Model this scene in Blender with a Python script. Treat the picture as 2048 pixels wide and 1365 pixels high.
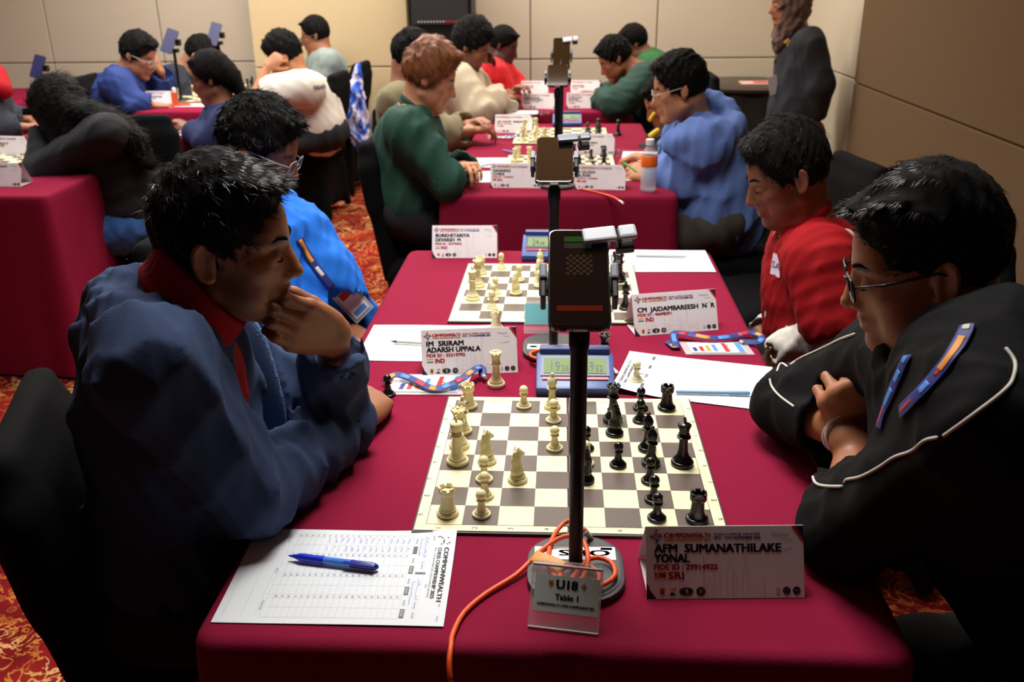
import bpy, bmesh, math, random, time
import numpy as np
from mathutils import Vector, Matrix
from mathutils.bvhtree import BVHTree

T0 = time.time()
for _o in list(bpy.data.objects):
    bpy.data.objects.remove(_o)
scene = bpy.context.scene
COL = scene.collection
rng = np.random.default_rng(7)
random.seed(7)
PI = math.pi
V = np.array

# ------------------------------------------------------------------ camera
IMW, IMH = 2048.0, 1365.0
FPX = 1838.783
CAM = V([-0.01161, -1.366245, 1.514779])
PIT, YAW, ROL = -0.382553605, -0.0595835503, -0.0128377274
_f = V([math.sin(YAW) * math.cos(PIT), math.cos(YAW) * math.cos(PIT), math.sin(PIT)])
_r0 = V([math.cos(YAW), -math.sin(YAW), 0.0])
_u0 = np.cross(_r0, _f)
_c, _s = math.cos(ROL), math.sin(ROL)
CR, CU, CF = _c * _r0 + _s * _u0, -_s * _r0 + _c * _u0, _f
cam_data = bpy.data.cameras.new('camera')
cam = bpy.data.objects.new('camera', cam_data)
COL.objects.link(cam)
cam.matrix_world = Matrix(((CR[0], CU[0], -CF[0], CAM[0]), (CR[1], CU[1], -CF[1], CAM[1]),
                           (CR[2], CU[2], -CF[2], CAM[2]), (0, 0, 0, 1)))
cam_data.sensor_width = 36.0
cam_data.lens = FPX / IMW * 36.0
cam_data.clip_start = 0.02
cam_data.clip_end = 60
cam_data.dof.use_dof = True
cam_data.dof.focus_distance = 1.42
cam_data.dof.aperture_fstop = 7.0
scene.camera = cam

# ------------------------------------------------------------------ light and exposure
scene.view_settings.view_transform = 'Standard'
scene.view_settings.look = 'None'
scene.view_settings.gamma = 1.0
scene.view_settings.use_curve_mapping = False
scene.view_settings.exposure = 0.0
world = bpy.data.worlds.new('world')
scene.world = world
world.use_nodes = True
world.node_tree.nodes['Background'].inputs[0].default_value = (1.0, 0.76, 0.58, 1)
world.node_tree.nodes['Background'].inputs[1].default_value = 0.030


def area(name, loc, size, power, color, target=None, sy=None, spread=None):
    l = bpy.data.lights.new(name, 'AREA')
    l.shape = 'RECTANGLE'
    l.size = size
    l.size_y = sy or size
    l.energy = power
    l.color = color
    if spread:
        l.spread = math.radians(spread)
    o = bpy.data.objects.new(name, l)
    COL.objects.link(o)
    o.location = loc
    if target is not None:
        d = Vector(target) - Vector(loc)
        o.rotation_euler = d.to_track_quat('-Z', 'Y').to_euler()
    return o


CEIL = 3.0
# recessed ceiling lights: one bank over the near table, others farther down the hall
area('ceiling_light_table', (-0.15, 0.65, CEIL - 0.05), 0.9, 35, (1.0, 0.97, 0.93), (-0.05, 0.35, 0), sy=0.8, spread=110)
area('ceiling_light_middle', (-0.4, 3.0, CEIL - 0.05), 1.3, 46, (1.0, 0.96, 0.90), sy=1.2, spread=150)
area('ceiling_light_back', (-1.0, 5.1, CEIL - 0.05), 4.2, 135, (1.0, 0.92, 0.80), sy=0.7, spread=170)
area('ceiling_light_left', (-2.6, 3.4, CEIL - 0.05), 1.6, 80, (1.0, 0.98, 0.97), sy=2.4, spread=150)
area('ceiling_light_aisle', (-1.3, 1.6, CEIL - 0.05), 0.8, 12, (1.0, 0.97, 0.95), sy=0.8, spread=120)

# unseen warm uplight added to brighten the ceiling and fill the hall
_uplight = area('added_ceiling_uplight', (-0.2, 2.6, CEIL - 0.35), 2.0, 16, (1.0, 0.72, 0.38), sy=2.2)
_uplight.rotation_euler = (PI, 0, 0)


def P(px, py, Y):
    """world point seen at a pixel of the 2048x1365 frame, on the vertical plane y = Y"""
    d = CF + (px - IMW / 2) / FPX * CR - (py - IMH / 2) / FPX * CU
    return CAM + (Y - CAM[1]) / d[1] * d


def Z(px, py, z=0.75):
    d = CF + (px - IMW / 2) / FPX * CR - (py - IMH / 2) / FPX * CU
    return CAM + (z - CAM[2]) / d[2] * d


# ------------------------------------------------------------------ tagging
def tag(o, label=None, cat=None, group=None, kind=None):
    if label: o['label'] = label
    if cat: o['category'] = cat
    if group: o['group'] = group
    if kind: o['kind'] = kind
    return o


def empty(name, loc=(0, 0, 0), rz=0.0, label=None, cat=None, group=None):
    o = bpy.data.objects.new(name, None)
    o.empty_display_size = 0.05
    COL.objects.link(o)
    o.location = loc
    o.rotation_euler = (0, 0, rz)
    return tag(o, label, cat, group)


def link(name, me, parent=None, smooth=False):
    o = bpy.data.objects.new(name, me)
    COL.objects.link(o)
    if smooth and len(me.polygons):
        me.polygons.foreach_set('use_smooth', np.ones(len(me.polygons), bool))
    if parent is not None:
        o.parent = parent
    return o


def copy_tree(o, parent=None):
    c = o.copy()
    COL.objects.link(c)
    if parent is not None:
        c.parent = parent
    for ch in list(o.children):
        copy_tree(ch, c)
    return c


# ------------------------------------------------------------------ materials
def lin(h):
    if isinstance(h, str):
        h = h.lstrip('#')
        if len(h) == 3: h = ''.join(c * 2 for c in h)
        h = tuple(int(h[i:i + 2], 16) / 255 for i in (0, 2, 4))
    return tuple((c / 12.92 if c <= 0.04045 else ((c + 0.055) / 1.055) ** 2.4) for c in h) + (1.0,)


_M = {}


def mat(name, color, rough=0.6, metal=0.0, spec=0.5, bump=0.0, bscale=400.0, var=0.0, vscale=6.0,
        emit=0.0, trans=0.0, alpha=1.0, attr=None, sheen=0.0, coat=0.0, sss=0.0):
    if name in _M: return _M[name]
    m = bpy.data.materials.new(name)
    m.use_nodes = True
    nt = m.node_tree
    b = nt.nodes['Principled BSDF']
    c = lin(color)
    b.inputs['Base Color'].default_value = c
    b.inputs['Roughness'].default_value = rough
    b.inputs['Metallic'].default_value = metal
    b.inputs['Specular IOR Level'].default_value = spec
    if trans: b.inputs['Transmission Weight'].default_value = trans
    if alpha < 1: b.inputs['Alpha'].default_value = alpha
    if sheen:
        b.inputs['Sheen Weight'].default_value = sheen
        b.inputs['Sheen Tint'].default_value = c
    if coat: b.inputs['Coat Weight'].default_value = coat
    if sss:
        b.inputs['Subsurface Weight'].default_value = sss
        b.inputs['Subsurface Radius'].default_value = (0.012, 0.004, 0.002)
        b.inputs['Subsurface Scale'].default_value = 1.0
    if emit:
        b.inputs['Emission Color'].default_value = c
        b.inputs['Emission Strength'].default_value = emit
    N, L = nt.nodes, nt.links
    tc = N.new('ShaderNodeTexCoord')
    src = None
    if attr:
        a = N.new('ShaderNodeAttribute')
        a.attribute_name = attr
        src = a.outputs['Color']
        L.new(src, b.inputs['Base Color'])
    nz = N.new('ShaderNodeTexNoise')
    nz.inputs['Scale'].default_value = vscale
    nz.inputs['Detail'].default_value = 4
    L.new(tc.outputs['Object'], nz.inputs['Vector'])
    if var:
        mr = N.new('ShaderNodeMapRange')
        mr.inputs['To Min'].default_value = 1 - var
        mr.inputs['To Max'].default_value = 1 + var
        L.new(nz.outputs['Fac'], mr.inputs['Value'])
        mx = N.new('ShaderNodeVectorMath')
        mx.operation = 'SCALE'
        if src: L.new(src, mx.inputs[0])
        else: mx.inputs[0].default_value = c[:3]
        L.new(mr.outputs[0], mx.inputs['Scale'])
        L.new(mx.outputs[0], b.inputs['Base Color'])
    if bump:
        n2 = N.new('ShaderNodeTexNoise')
        n2.inputs['Scale'].default_value = bscale
        n2.inputs['Detail'].default_value = 2
        L.new(tc.outputs['Object'], n2.inputs['Vector'])
        bp = N.new('ShaderNodeBump')
        bp.inputs['Strength'].default_value = bump
        bp.inputs['Distance'].default_value = 0.001
        L.new(n2.outputs['Fac'], bp.inputs['Height'])
        L.new(bp.outputs[0], b.inputs['Normal'])
    _M[name] = m
    return m


def carpet_material():
    m = bpy.data.materials.new('patterned_carpet')
    m.use_nodes = True
    N, L = m.node_tree.nodes, m.node_tree.links
    b = N['Principled BSDF']
    b.inputs['Roughness'].default_value = 0.95
    b.inputs['Specular IOR Level'].default_value = 0.1
    tc = N.new('ShaderNodeTexCoord')

    def noise(scale, detail, dist=0.0, vec=None):
        n = N.new('ShaderNodeTexNoise')
        n.inputs['Scale'].default_value = scale
        n.inputs['Detail'].default_value = detail
        n.inputs['Distortion'].default_value = dist
        L.new(vec or tc.outputs['Object'], n.inputs['Vector'])
        return n.outputs['Fac']

    def math_(op, a, bb=None):
        n = N.new('ShaderNodeMath')
        n.operation = op
        for i, x in enumerate((a, bb)):
            if x is None: continue
            if isinstance(x, (int, float)): n.inputs[i].default_value = x
            else: L.new(x, n.inputs[i])
        return n.outputs[0]

    def ramp(fac, pts):
        r = N.new('ShaderNodeValToRGB')
        el = r.color_ramp.elements
        el[0].position, el[0].color = pts[0][0], lin(pts[0][1])
        el[1].position, el[1].color = pts[-1][0], lin(pts[-1][1])
        for p_, c_ in pts[1:-1]:
            e = el.new(p_)
            e.color = lin(c_)
        L.new(fac, r.inputs[0])
        return r.outputs[0]

    base = ramp(noise(3.0, 3, 0.4), [(0.35, '#5a0a10'), (0.5, '#781216'), (0.62, '#8c2119')])
    # curling vine lines: thin level sets of a distorted noise
    n1 = noise(13.0, 4.0, 1.4)
    v1 = math_('ABSOLUTE', math_('SUBTRACT', n1, 0.5))
    vine = ramp(v1, [(0.0, '#ffffff'), (0.016, '#ffffff'), (0.03, '#000000')])
    patch = ramp(noise(2.2, 2.0), [(0.42, '#000000'), (0.54, '#ffffff')])
    vor = N.new('ShaderNodeTexVoronoi')
    vor.inputs['Scale'].default_value = 26
    L.new(tc.outputs['Object'], vor.inputs['Vector'])
    fl = ramp(vor.outputs['Distance'], [(0.0, '#ffffff'), (0.22, '#000000'), (0.30, '#ffffff'), (0.38, '#000000')])
    mask = math_('MAXIMUM', vine, math_('MULTIPLY', fl, math_('MULTIPLY', patch, 0.75)))
    vc = ramp(noise(6.0, 2.0), [(0.38, '#a24a20'), (0.5, '#bd7a38'), (0.62, '#cfa46c')])
    mx = N.new('ShaderNodeMix')
    mx.data_type = 'RGBA'
    L.new(mask, mx.inputs[0])
    L.new(base, mx.inputs[6])
    L.new(vc, mx.inputs[7])
    L.new(mx.outputs[2], b.inputs['Base Color'])
    bp = N.new('ShaderNodeBump')
    bp.inputs['Strength'].default_value = 0.5
    bp.inputs['Distance'].default_value = 0.003
    L.new(noise(500, 2), bp.inputs['Height'])
    L.new(bp.outputs[0], b.inputs['Normal'])
    return m


# ------------------------------------------------------------------ mesh builder
class MB:
    def __init__(s): s.v = []; s.f = []; s.m = []; s.mats = []; s.n = 0

    def mi(s, m):
        if m not in s.mats: s.mats.append(m)
        return s.mats.index(m)

    def add(s, v, f, m):
        v = np.asarray(v, float).reshape(-1, 3)
        k = s.mi(m)
        s.v.append(v)
        s.f += [tuple(int(i) + s.n for i in q) for q in f]
        s.m += [k] * len(f)
        s.n += len(v)

    def box(s, c, h, m, R=None):
        h = V(h, float)
        v = V([[x, y, z] for x in (-1, 1) for y in (-1, 1) for z in (-1, 1)], float) * h
        if R is not None: v = v @ V(R).T
        s.add(v + V(c), [(0, 1, 3, 2), (4, 6, 7, 5), (0, 4, 5, 1), (2, 3, 7, 6), (0, 2, 6, 4), (1, 5, 7, 3)], m)

    def lathe(s, prof, m, n=24, c=(0, 0, 0), R=None, caps=True):
        a = np.arange(n) * 2 * PI / n
        v = V([[r * math.cos(t), r * math.sin(t), z] for r, z in prof for t in a])
        if R is not None: v = v @ V(R).T
        f = []
        for i in range(len(prof) - 1):
            for j in range(n):
                k = (j + 1) % n
                f.append((i * n + j, i * n + k, (i + 1) * n + k, (i + 1) * n + j))
        if caps:
            f.append(tuple(range(n - 1, -1, -1)))
            f.append(tuple((len(prof) - 1) * n + j for j in range(n)))
        s.add(v + V(c), f, m)

    def tube(s, pts, r, m, n=8, flat=None, closed=False):
        """tube along pts; r number or list; flat=(normal vectors, ratio) squashes it to a strap"""
        pts = np.asarray(pts, float)
        k = len(pts)
        rr = np.full(k, r, float) if np.isscalar(r) else np.asarray(r, float)
        t = np.gradient(pts, axis=0)
        if closed: t = np.roll(pts, -1, 0) - np.roll(pts, 1, 0)
        t /= np.linalg.norm(t, axis=1)[:, None] + 1e-12
        up = V([0, 0, 1.0]) if abs(t[0][2]) < 0.9 else V([1.0, 0, 0])
        out = []
        a = np.arange(n) * 2 * PI / n
        for i in range(k):
            if flat is not None:
                nn = flat[0][i] if np.ndim(flat[0]) > 1 else V(flat[0], float)
                nn = nn - t[i] * (nn @ t[i]); nn /= np.linalg.norm(nn) + 1e-12
                x = np.cross(t[i], nn); y = nn * flat[1]
            else:
                x = up - t[i] * (up @ t[i]); x /= np.linalg.norm(x) + 1e-12
                up = x
                y = np.cross(t[i], x)
            out.append(pts[i] + rr[i] * (np.cos(a)[:, None] * x + np.sin(a)[:, None] * y))
        v = np.concatenate(out)
        f = []
        for i in range(k if closed else k - 1):
            i2 = (i + 1) % k
            for j in range(n):
                q = (j + 1) % n
                f.append((i * n + j, i2 * n + j, i2 * n + q, i * n + q))
        if not closed:
            f.append(tuple(range(n))); f.append(tuple((k - 1) * n + j for j in range(n - 1, -1, -1)))
        s.add(v, f, m)

    def prism(s, poly, z0, z1, m, R=None, c=(0, 0, 0)):
        """poly: list of 2D points (x,y) extruded in z"""
        n = len(poly)
        v = V([[x, y, z0] for x, y in poly] + [[x, y, z1] for x, y in poly], float)
        if R is not None: v = v @ V(R).T
        f = [tuple(range(n - 1, -1, -1)), tuple(range(n, 2 * n))] + \
            [(i, (i + 1) % n, n + (i + 1) % n, n + i) for i in range(n)]
        s.add(v + V(c), f, m)

    def mesh(s, name='mesh'):
        me = bpy.data.meshes.new(name)
        me.from_pydata(np.concatenate(s.v).tolist(), [], s.f)
        for m in s.mats: me.materials.append(m)
        me.polygons.foreach_set('material_index', s.m)
        me.update()
        return me

    def obj(s, name, parent=None, smooth=False, bevel=0.0, autosm=None):
        me = s.mesh(name)
        if bevel:
            bm = bmesh.new(); bm.from_mesh(me)
            bmesh.ops.recalc_face_normals(bm, faces=bm.faces)
            es = [e for e in bm.edges if len(e.link_faces) == 2 and e.calc_face_angle(0) > 0.5]
            bmesh.ops.bevel(bm, geom=es, offset=bevel, segments=2, affect='EDGES', profile=0.6)
            bm.to_mesh(me); bm.free()
        o = link(name, me, parent, smooth)
        if autosm:
            me.polygons.foreach_set('use_smooth', np.ones(len(me.polygons), bool))
            try: me.set_sharp_from_angle(angle=math.radians(autosm))
            except Exception: pass
        return o


def bez(pts, n=24):
    """Catmull-Rom through pts"""
    p = np.asarray(pts, float)
    p = np.vstack([2 * p[0] - p[1], p, 2 * p[-1] - p[-2]])
    out = []
    m = len(p) - 3
    for i in range(m):
        a, b, c, d = p[i:i + 4]
        k = max(2, n // m)
        for t in np.linspace(0, 1, k, endpoint=(i == m - 1)):
            out.append(0.5 * ((2 * b) + (-a + c) * t + (2 * a - 5 * b + 4 * c - d) * t * t + (-a + 3 * b - 3 * c + d) * t ** 3))
    return V(out)


# ------------------------------------------------------------------ lettering as flat geometry
_TX = {}


def text2d(s, bold=0.0):
    key = (s, bold)
    if key in _TX: return _TX[key]
    cu = bpy.data.curves.new('txt', 'FONT')
    cu.body = s
    cu.size = 1.0
    cu.offset = bold
    cu.resolution_u = 2
    o = bpy.data.objects.new('txt', cu)
    COL.objects.link(o)
    dg = bpy.context.evaluated_depsgraph_get()
    dg.update()
    me = bpy.data.meshes.new_from_object(o.evaluated_get(dg))
    v = np.empty(len(me.vertices) * 3)
    me.vertices.foreach_get('co', v)
    v = v.reshape(-1, 3)[:, :2]
    f = [tuple(p.vertices) for p in me.polygons]
    bpy.data.objects.remove(o)
    bpy.data.curves.remove(cu)
    bpy.data.meshes.remove(me)
    _TX[key] = (v, f)
    return _TX[key]


class Print:
    """flat printing laid on a surface given by mp(u, v) -> xyz"""
    def __init__(s, mp): s.mp = mp; s.mb = MB()

    def poly(s, pts, m, faces=None):
        pts = np.asarray(pts, float)
        s.mb.add(s.mp(pts), faces or [tuple(range(len(pts)))], m)

    def rect(s, u0, v0, u1, v1, m, nu=1, nv=1):
        us, vs = np.linspace(u0, u1, nu + 1), np.linspace(v0, v1, nv + 1)
        p = [(u, v) for v in vs for u in us]
        w = nu + 1
        s.poly(p, m, [(j * w + i, j * w + i + 1, (j + 1) * w + i + 1, (j + 1) * w + i) for j in range(nv) for i in range(nu)])

    def text(s, t, u, v, h, m, w=None, bold=0.0, rot=0.0, slant=0.0, center=False):
        """h capital height; w total width (stretches letters)"""
        vv, f = text2d(t, 0.0)
        if not len(f): return
        x0, x1 = vv[:, 0].min(), vv[:, 0].max()
        q = vv.copy()
        q[:, 0] -= x0
        sc = h / 0.69
        q[:, 1] *= sc
        q[:, 0] *= (w / (x1 - x0)) if w else sc
        q[:, 0] += q[:, 1] * slant
        if center: q[:, 0] -= q[:, 0].max() / 2
        c, sn = math.cos(rot), math.sin(rot)
        q = np.stack([u + q[:, 0] * c - q[:, 1] * sn, v + q[:, 0] * sn + q[:, 1] * c], 1)
        b = h * .075
        for dx, dy in (((-b, -b * .5), (b, -b * .5), (b, b * .5), (-b, b * .5)) if bold else ((0, 0),)):
            s.poly(q + V([dx, dy]), m, f)

    def disc(s, u, v, ru, rv, m, n=16):
        a = np.arange(n) * 2 * PI / n
        s.poly(np.stack([u + ru * np.cos(a), v + rv * np.sin(a)], 1), m)

    def line(s, pts, w, m):
        pts = np.asarray(pts, float)
        for a, b in zip(pts[:-1], pts[1:]):
            d = b - a
            L_ = math.hypot(*d)
            if L_ < 1e-9: continue
            n = V([-d[1], d[0]]) / L_ * w / 2
            s.poly([a - n, b - n, b + n, a + n], m)

    def obj(s, name, parent): return s.mb.obj(name, parent)
# ------------------------------------------------------------------ implicit surfaces (for bodies, cloth, hair)
def smin(a, b, k):
    h = np.clip(0.5 + 0.5 * (b - a) / k, 0, 1)
    return b + (a - b) * h - k * h * (1 - h)


class SD:
    def __init__(s): s.p = []; s.disp = None

    def _add(s, fn, lo, hi, k, op):
        s.p.append((fn, V(lo, np.float32), V(hi, np.float32), k, op)); return s

    def cap(s, a, b, ra, rb=None, k=0.02, op='u', flat=None, fr=None):
        rb = ra if rb is None else rb
        a, b = V(a, float), V(b, float)
        if fr is not None:
            a, b = fr(a), fr(b); ra *= fr.s; rb *= fr.s
            if flat is not None: flat = (fr.R @ V(flat[0], float), flat[1])
        a, b = a.astype(np.float32), b.astype(np.float32)
        ba = b - a
        L2 = float(ba @ ba) + 1e-12
        rm = max(ra, rb)
        if flat is None:
            def fn(p):
                pa = p - a
                t = np.clip(pa @ ba / L2, 0, 1)
                return np.sqrt(((pa - t[..., None] * ba) ** 2).sum(-1)) - (ra + (rb - ra) * t)
        else:
            n = V(flat[0], np.float32); n /= np.linalg.norm(n); q = flat[1]

            def fn(p):
                pa = p - a
                t = np.clip(pa @ ba / L2, 0, 1)
                d = pa - t[..., None] * ba
                e = (d @ n)
                return (np.sqrt(np.maximum((d ** 2).sum(-1) - e * e, 0) + (e / q) ** 2) - (ra + (rb - ra) * t)) * max(q, .45)
        return s._add(fn, np.minimum(a, b) - rm, np.maximum(a, b) + rm, k, op)

    def ell(s, c, r, R=None, k=0.02, op='u', fr=None):
        c, r = V(c, float), V(r, float)
        R = np.eye(3) if R is None else V(R, float)
        if fr is not None: c = fr(c); r = r * fr.s; R = fr.R @ R
        c32, r32, R32 = c.astype(np.float32), r.astype(np.float32), R.astype(np.float32)

        def fn(p):
            q = (p - c32) @ R32
            k0 = np.sqrt(((q / r32) ** 2).sum(-1))
            k1 = np.sqrt(((q / (r32 * r32)) ** 2).sum(-1)) + 1e-6
            return np.where(k0 < 0.05, -r32.min(), k0 * (k0 - 1) / k1)
        e = np.sqrt(((R * r) ** 2).sum(1))
        return s._add(fn, c - e, c + e, k, op)

    def box(s, c, h, R=None, rd=0.01, k=0.02, op='u', fr=None):
        c, h = V(c, float), V(h, float)
        R = np.eye(3) if R is None else V(R, float)
        if fr is not None: c = fr(c); h = h * fr.s; R = fr.R @ R; rd = rd * fr.s
        c32, h32, R32 = c.astype(np.float32), (h - rd).astype(np.float32), R.astype(np.float32)

        def fn(p):
            q = np.abs((p - c32) @ R32) - h32
            return np.sqrt((np.maximum(q, 0) ** 2).sum(-1)) + np.minimum(q.max(-1), 0) - rd
        e = np.abs(R) @ h
        return s._add(fn, c - e, c + e, k, op)

    def plane(s, n, c, k=0.01, fr=None):
        """remove the side the normal n points to, through point c"""
        n, c = V(n, float), V(c, float)
        n /= np.linalg.norm(n)
        if fr is not None: n = fr.R @ n; c = fr(c)
        n32 = n.astype(np.float32); o = float(n @ c)
        return s._add(lambda p: -(p @ n32 - o), (-99,) * 3, (99,) * 3, k, 's')

    def ev(s, pts, marg):
        """pts (nb, m, 3)"""
        cen = pts.mean(1)
        half = np.abs(pts - cen[:, None]).max() if pts.shape[1] > 1 else 0
        d = np.full(pts.shape[:2], 1.0, np.float32)
        for fn, lo, hi, k, op in s.p:
            mm = marg + k * 1.6 + half + .008
            idx = np.nonzero(((cen > lo - mm) & (cen < hi + mm)).all(1))[0]
            if not len(idx): continue
            f = fn(pts[idx])
            if op == 'u': d[idx] = smin(d[idx], f, k)
            else: d[idx] = -smin(-d[idx], f, k)
        return d

    def mesh(s, h, name='mesh', mats=(), col=None, B=6, clip=None):
        us = [q for q in s.p if q[4] == 'u']
        lo = np.min([q[1] for q in us], 0) - 3 * h - 0.01
        hi = np.max([q[2] for q in us], 0) + 3 * h + 0.01
        if clip is not None: lo = np.maximum(lo, clip[0]); hi = np.minimum(hi, clip[1])
        H = h * B
        nb = np.maximum(np.ceil((hi - lo) / H).astype(int), 1)
        g = np.stack(np.meshgrid(*[np.arange(n) for n in nb], indexing='ij'), -1).reshape(-1, 3)
        cen = (lo + (g + 0.5) * H).astype(np.float32)
        dc = s.ev(cen[:, None, :], H * 1.6)[:, 0]
        act = g[np.abs(dc) < H * 0.87 * 1.35 + (0.014 if s.disp is not None else 0.005)]
        a = np.arange(B + 1)
        loc = np.stack(np.meshgrid(a, a, a, indexing='ij'), -1).reshape(-1, 3)
        VV, KK, CN = [], [], []
        NN = nb * B + 2
        chunk = 3000
        corners = V([[0, 0, 0], [1, 0, 0], [0, 1, 0], [1, 1, 0], [0, 0, 1], [1, 0, 1], [0, 1, 1], [1, 1, 1]])
        edges = [(0, 1), (2, 3), (4, 5), (6, 7), (0, 2), (1, 3), (4, 6), (5, 7), (0, 4), (1, 5), (2, 6), (3, 7)]
        for c0 in range(0, len(act), chunk):
            ac = act[c0:c0 + chunk]
            gi = ac[:, None, :] * B + loc[None]
            pts = (lo + gi * h).astype(np.float32)
            d = s.ev(pts, h * 2)
            if s.disp is not None: d = d + s.disp(pts).astype(np.float32)
            d = d.reshape(-1, B + 1, B + 1, B + 1)
            cs = np.stack([d[:, cx:B + cx, cy:B + cy, cz:B + cz] for cx, cy, cz in corners], -1)
            ng = cs < 0
            on = ng.any(-1) & ~ng.all(-1)
            bi, ix, iy, iz = np.nonzero(on)
            if not len(bi): continue
            c8 = cs[bi, ix, iy, iz]
            base = ac[bi] * B + np.stack([ix, iy, iz], -1)
            acc = np.zeros((len(bi), 3)); cnt = np.zeros(len(bi))
            for e0, e1 in edges:
                x, y = c8[:, e0], c8[:, e1]
                mk = (x < 0) != (y < 0)
                t = np.where(mk, x / np.where(mk, x - y, 1), 0)
                acc += np.where(mk[:, None], corners[e0] + t[:, None] * (corners[e1] - corners[e0]), 0)
                cnt += mk
            VV.append(lo + (base + acc / cnt[:, None]) * h)
            KK.append((base[:, 0] * NN[1] + base[:, 1]) * NN[2] + base[:, 2])
            CN.append(c8[:, [0, 1, 2, 4]] < 0)
        v = np.concatenate(VV); key = np.concatenate(KK); cn = np.concatenate(CN)
        key, ui = np.unique(key, return_index=True)
        v, cn = v[ui], cn[ui]
        sx, sy = int(NN[1] * NN[2]), int(NN[2])
        F = []
        for ax, (o1, o2) in enumerate(((sy, 1), (1, sx), (sx, sy))):
            m = np.nonzero(cn[:, 0] != cn[:, ax + 1])[0]
            ks = [key[m], key[m] - o1, key[m] - o1 - o2, key[m] - o2]
            ids, ok = [], np.ones(len(m), bool)
            for kk in ks:
                j = np.searchsorted(key, kk); j = np.minimum(j, len(key) - 1)
                ok &= key[j] == kk
                ids.append(j)
            q = np.stack(ids, 1)[ok]
            inv = ~cn[m, 0][ok]
            q[inv] = q[inv][:, ::-1]
            F.append(q)
        F = np.concatenate(F)
        me = bpy.data.meshes.new(name)
        me.vertices.add(len(v)); me.vertices.foreach_set('co', v.astype(np.float32).ravel())
        me.loops.add(len(F) * 4); me.loops.foreach_set('vertex_index', F.ravel().astype(np.int32))
        me.polygons.add(len(F)); me.polygons.foreach_set('loop_start', np.arange(len(F), dtype=np.int32) * 4)
        me.polygons.foreach_set('use_smooth', np.ones(len(F), bool))
        for m in mats: me.materials.append(m)
        if col is not None:
            ca = me.color_attributes.new('Col', 'FLOAT_COLOR', 'POINT')
            cc = np.ones((len(v), 4), np.float32); cc[:, :3] = col(v)
            ca.data.foreach_set('color', cc.ravel())
        me.update(calc_edges=True)
        me.validate()
        return me

    def obj(s, name, h, parent=None, mats=(), col=None, clip=None):
        return link(name, s.mesh(h, name, mats, col, clip=clip), parent)


class Frame:
    def __init__(s, R, t, sc=1.0): s.R = V(R, float); s.t = V(t, float); s.s = sc
    def __call__(s, p): return s.t + (V(p, float) * s.s) @ s.R.T
    def inv(s, p): return ((p - s.t) @ s.R) / s.s


def Rx(a): c, s = math.cos(a), math.sin(a); return V([[1, 0, 0], [0, c, -s], [0, s, c]])
def Ry(a): c, s = math.cos(a), math.sin(a); return V([[c, 0, s], [0, 1, 0], [-s, 0, c]])
def Rz(a): c, s = math.cos(a), math.sin(a); return V([[c, -s, 0], [s, c, 0], [0, 0, 1]])
def nrm(a): a = V(a, float); return a / (np.linalg.norm(a) + 1e-12)
def rad(d): return d * PI / 180


def folds(seed, amp, wave, fine=0.4):
    """soft cloth creases: warped ridged waves"""
    r = np.random.default_rng(seed)
    D = [nrm(r.normal(size=3) * V([1, 1, 0.55])) * 2 * PI / (wave * w) for w in (1.0, 0.72, 0.5, 0.36)]
    Wv = [nrm(r.normal(size=3)) * 2 * PI / (wave * 2.2) for _ in range(4)]
    ph = r.uniform(0, 6, 8)
    D = [d.astype(np.float32) for d in D]; Wv = [w.astype(np.float32) for w in Wv]

    def fn(p):
        o = 0
        for i, (d, w) in enumerate(zip(D, Wv)):
            x = p @ d + 1.7 * np.sin(p @ w + ph[i]) + ph[i + 4]
            o = o + (np.abs(np.sin(x * 0.5)) - 0.6) * amp * (1 if i < 2 else fine)
        return o
    return fn


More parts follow.
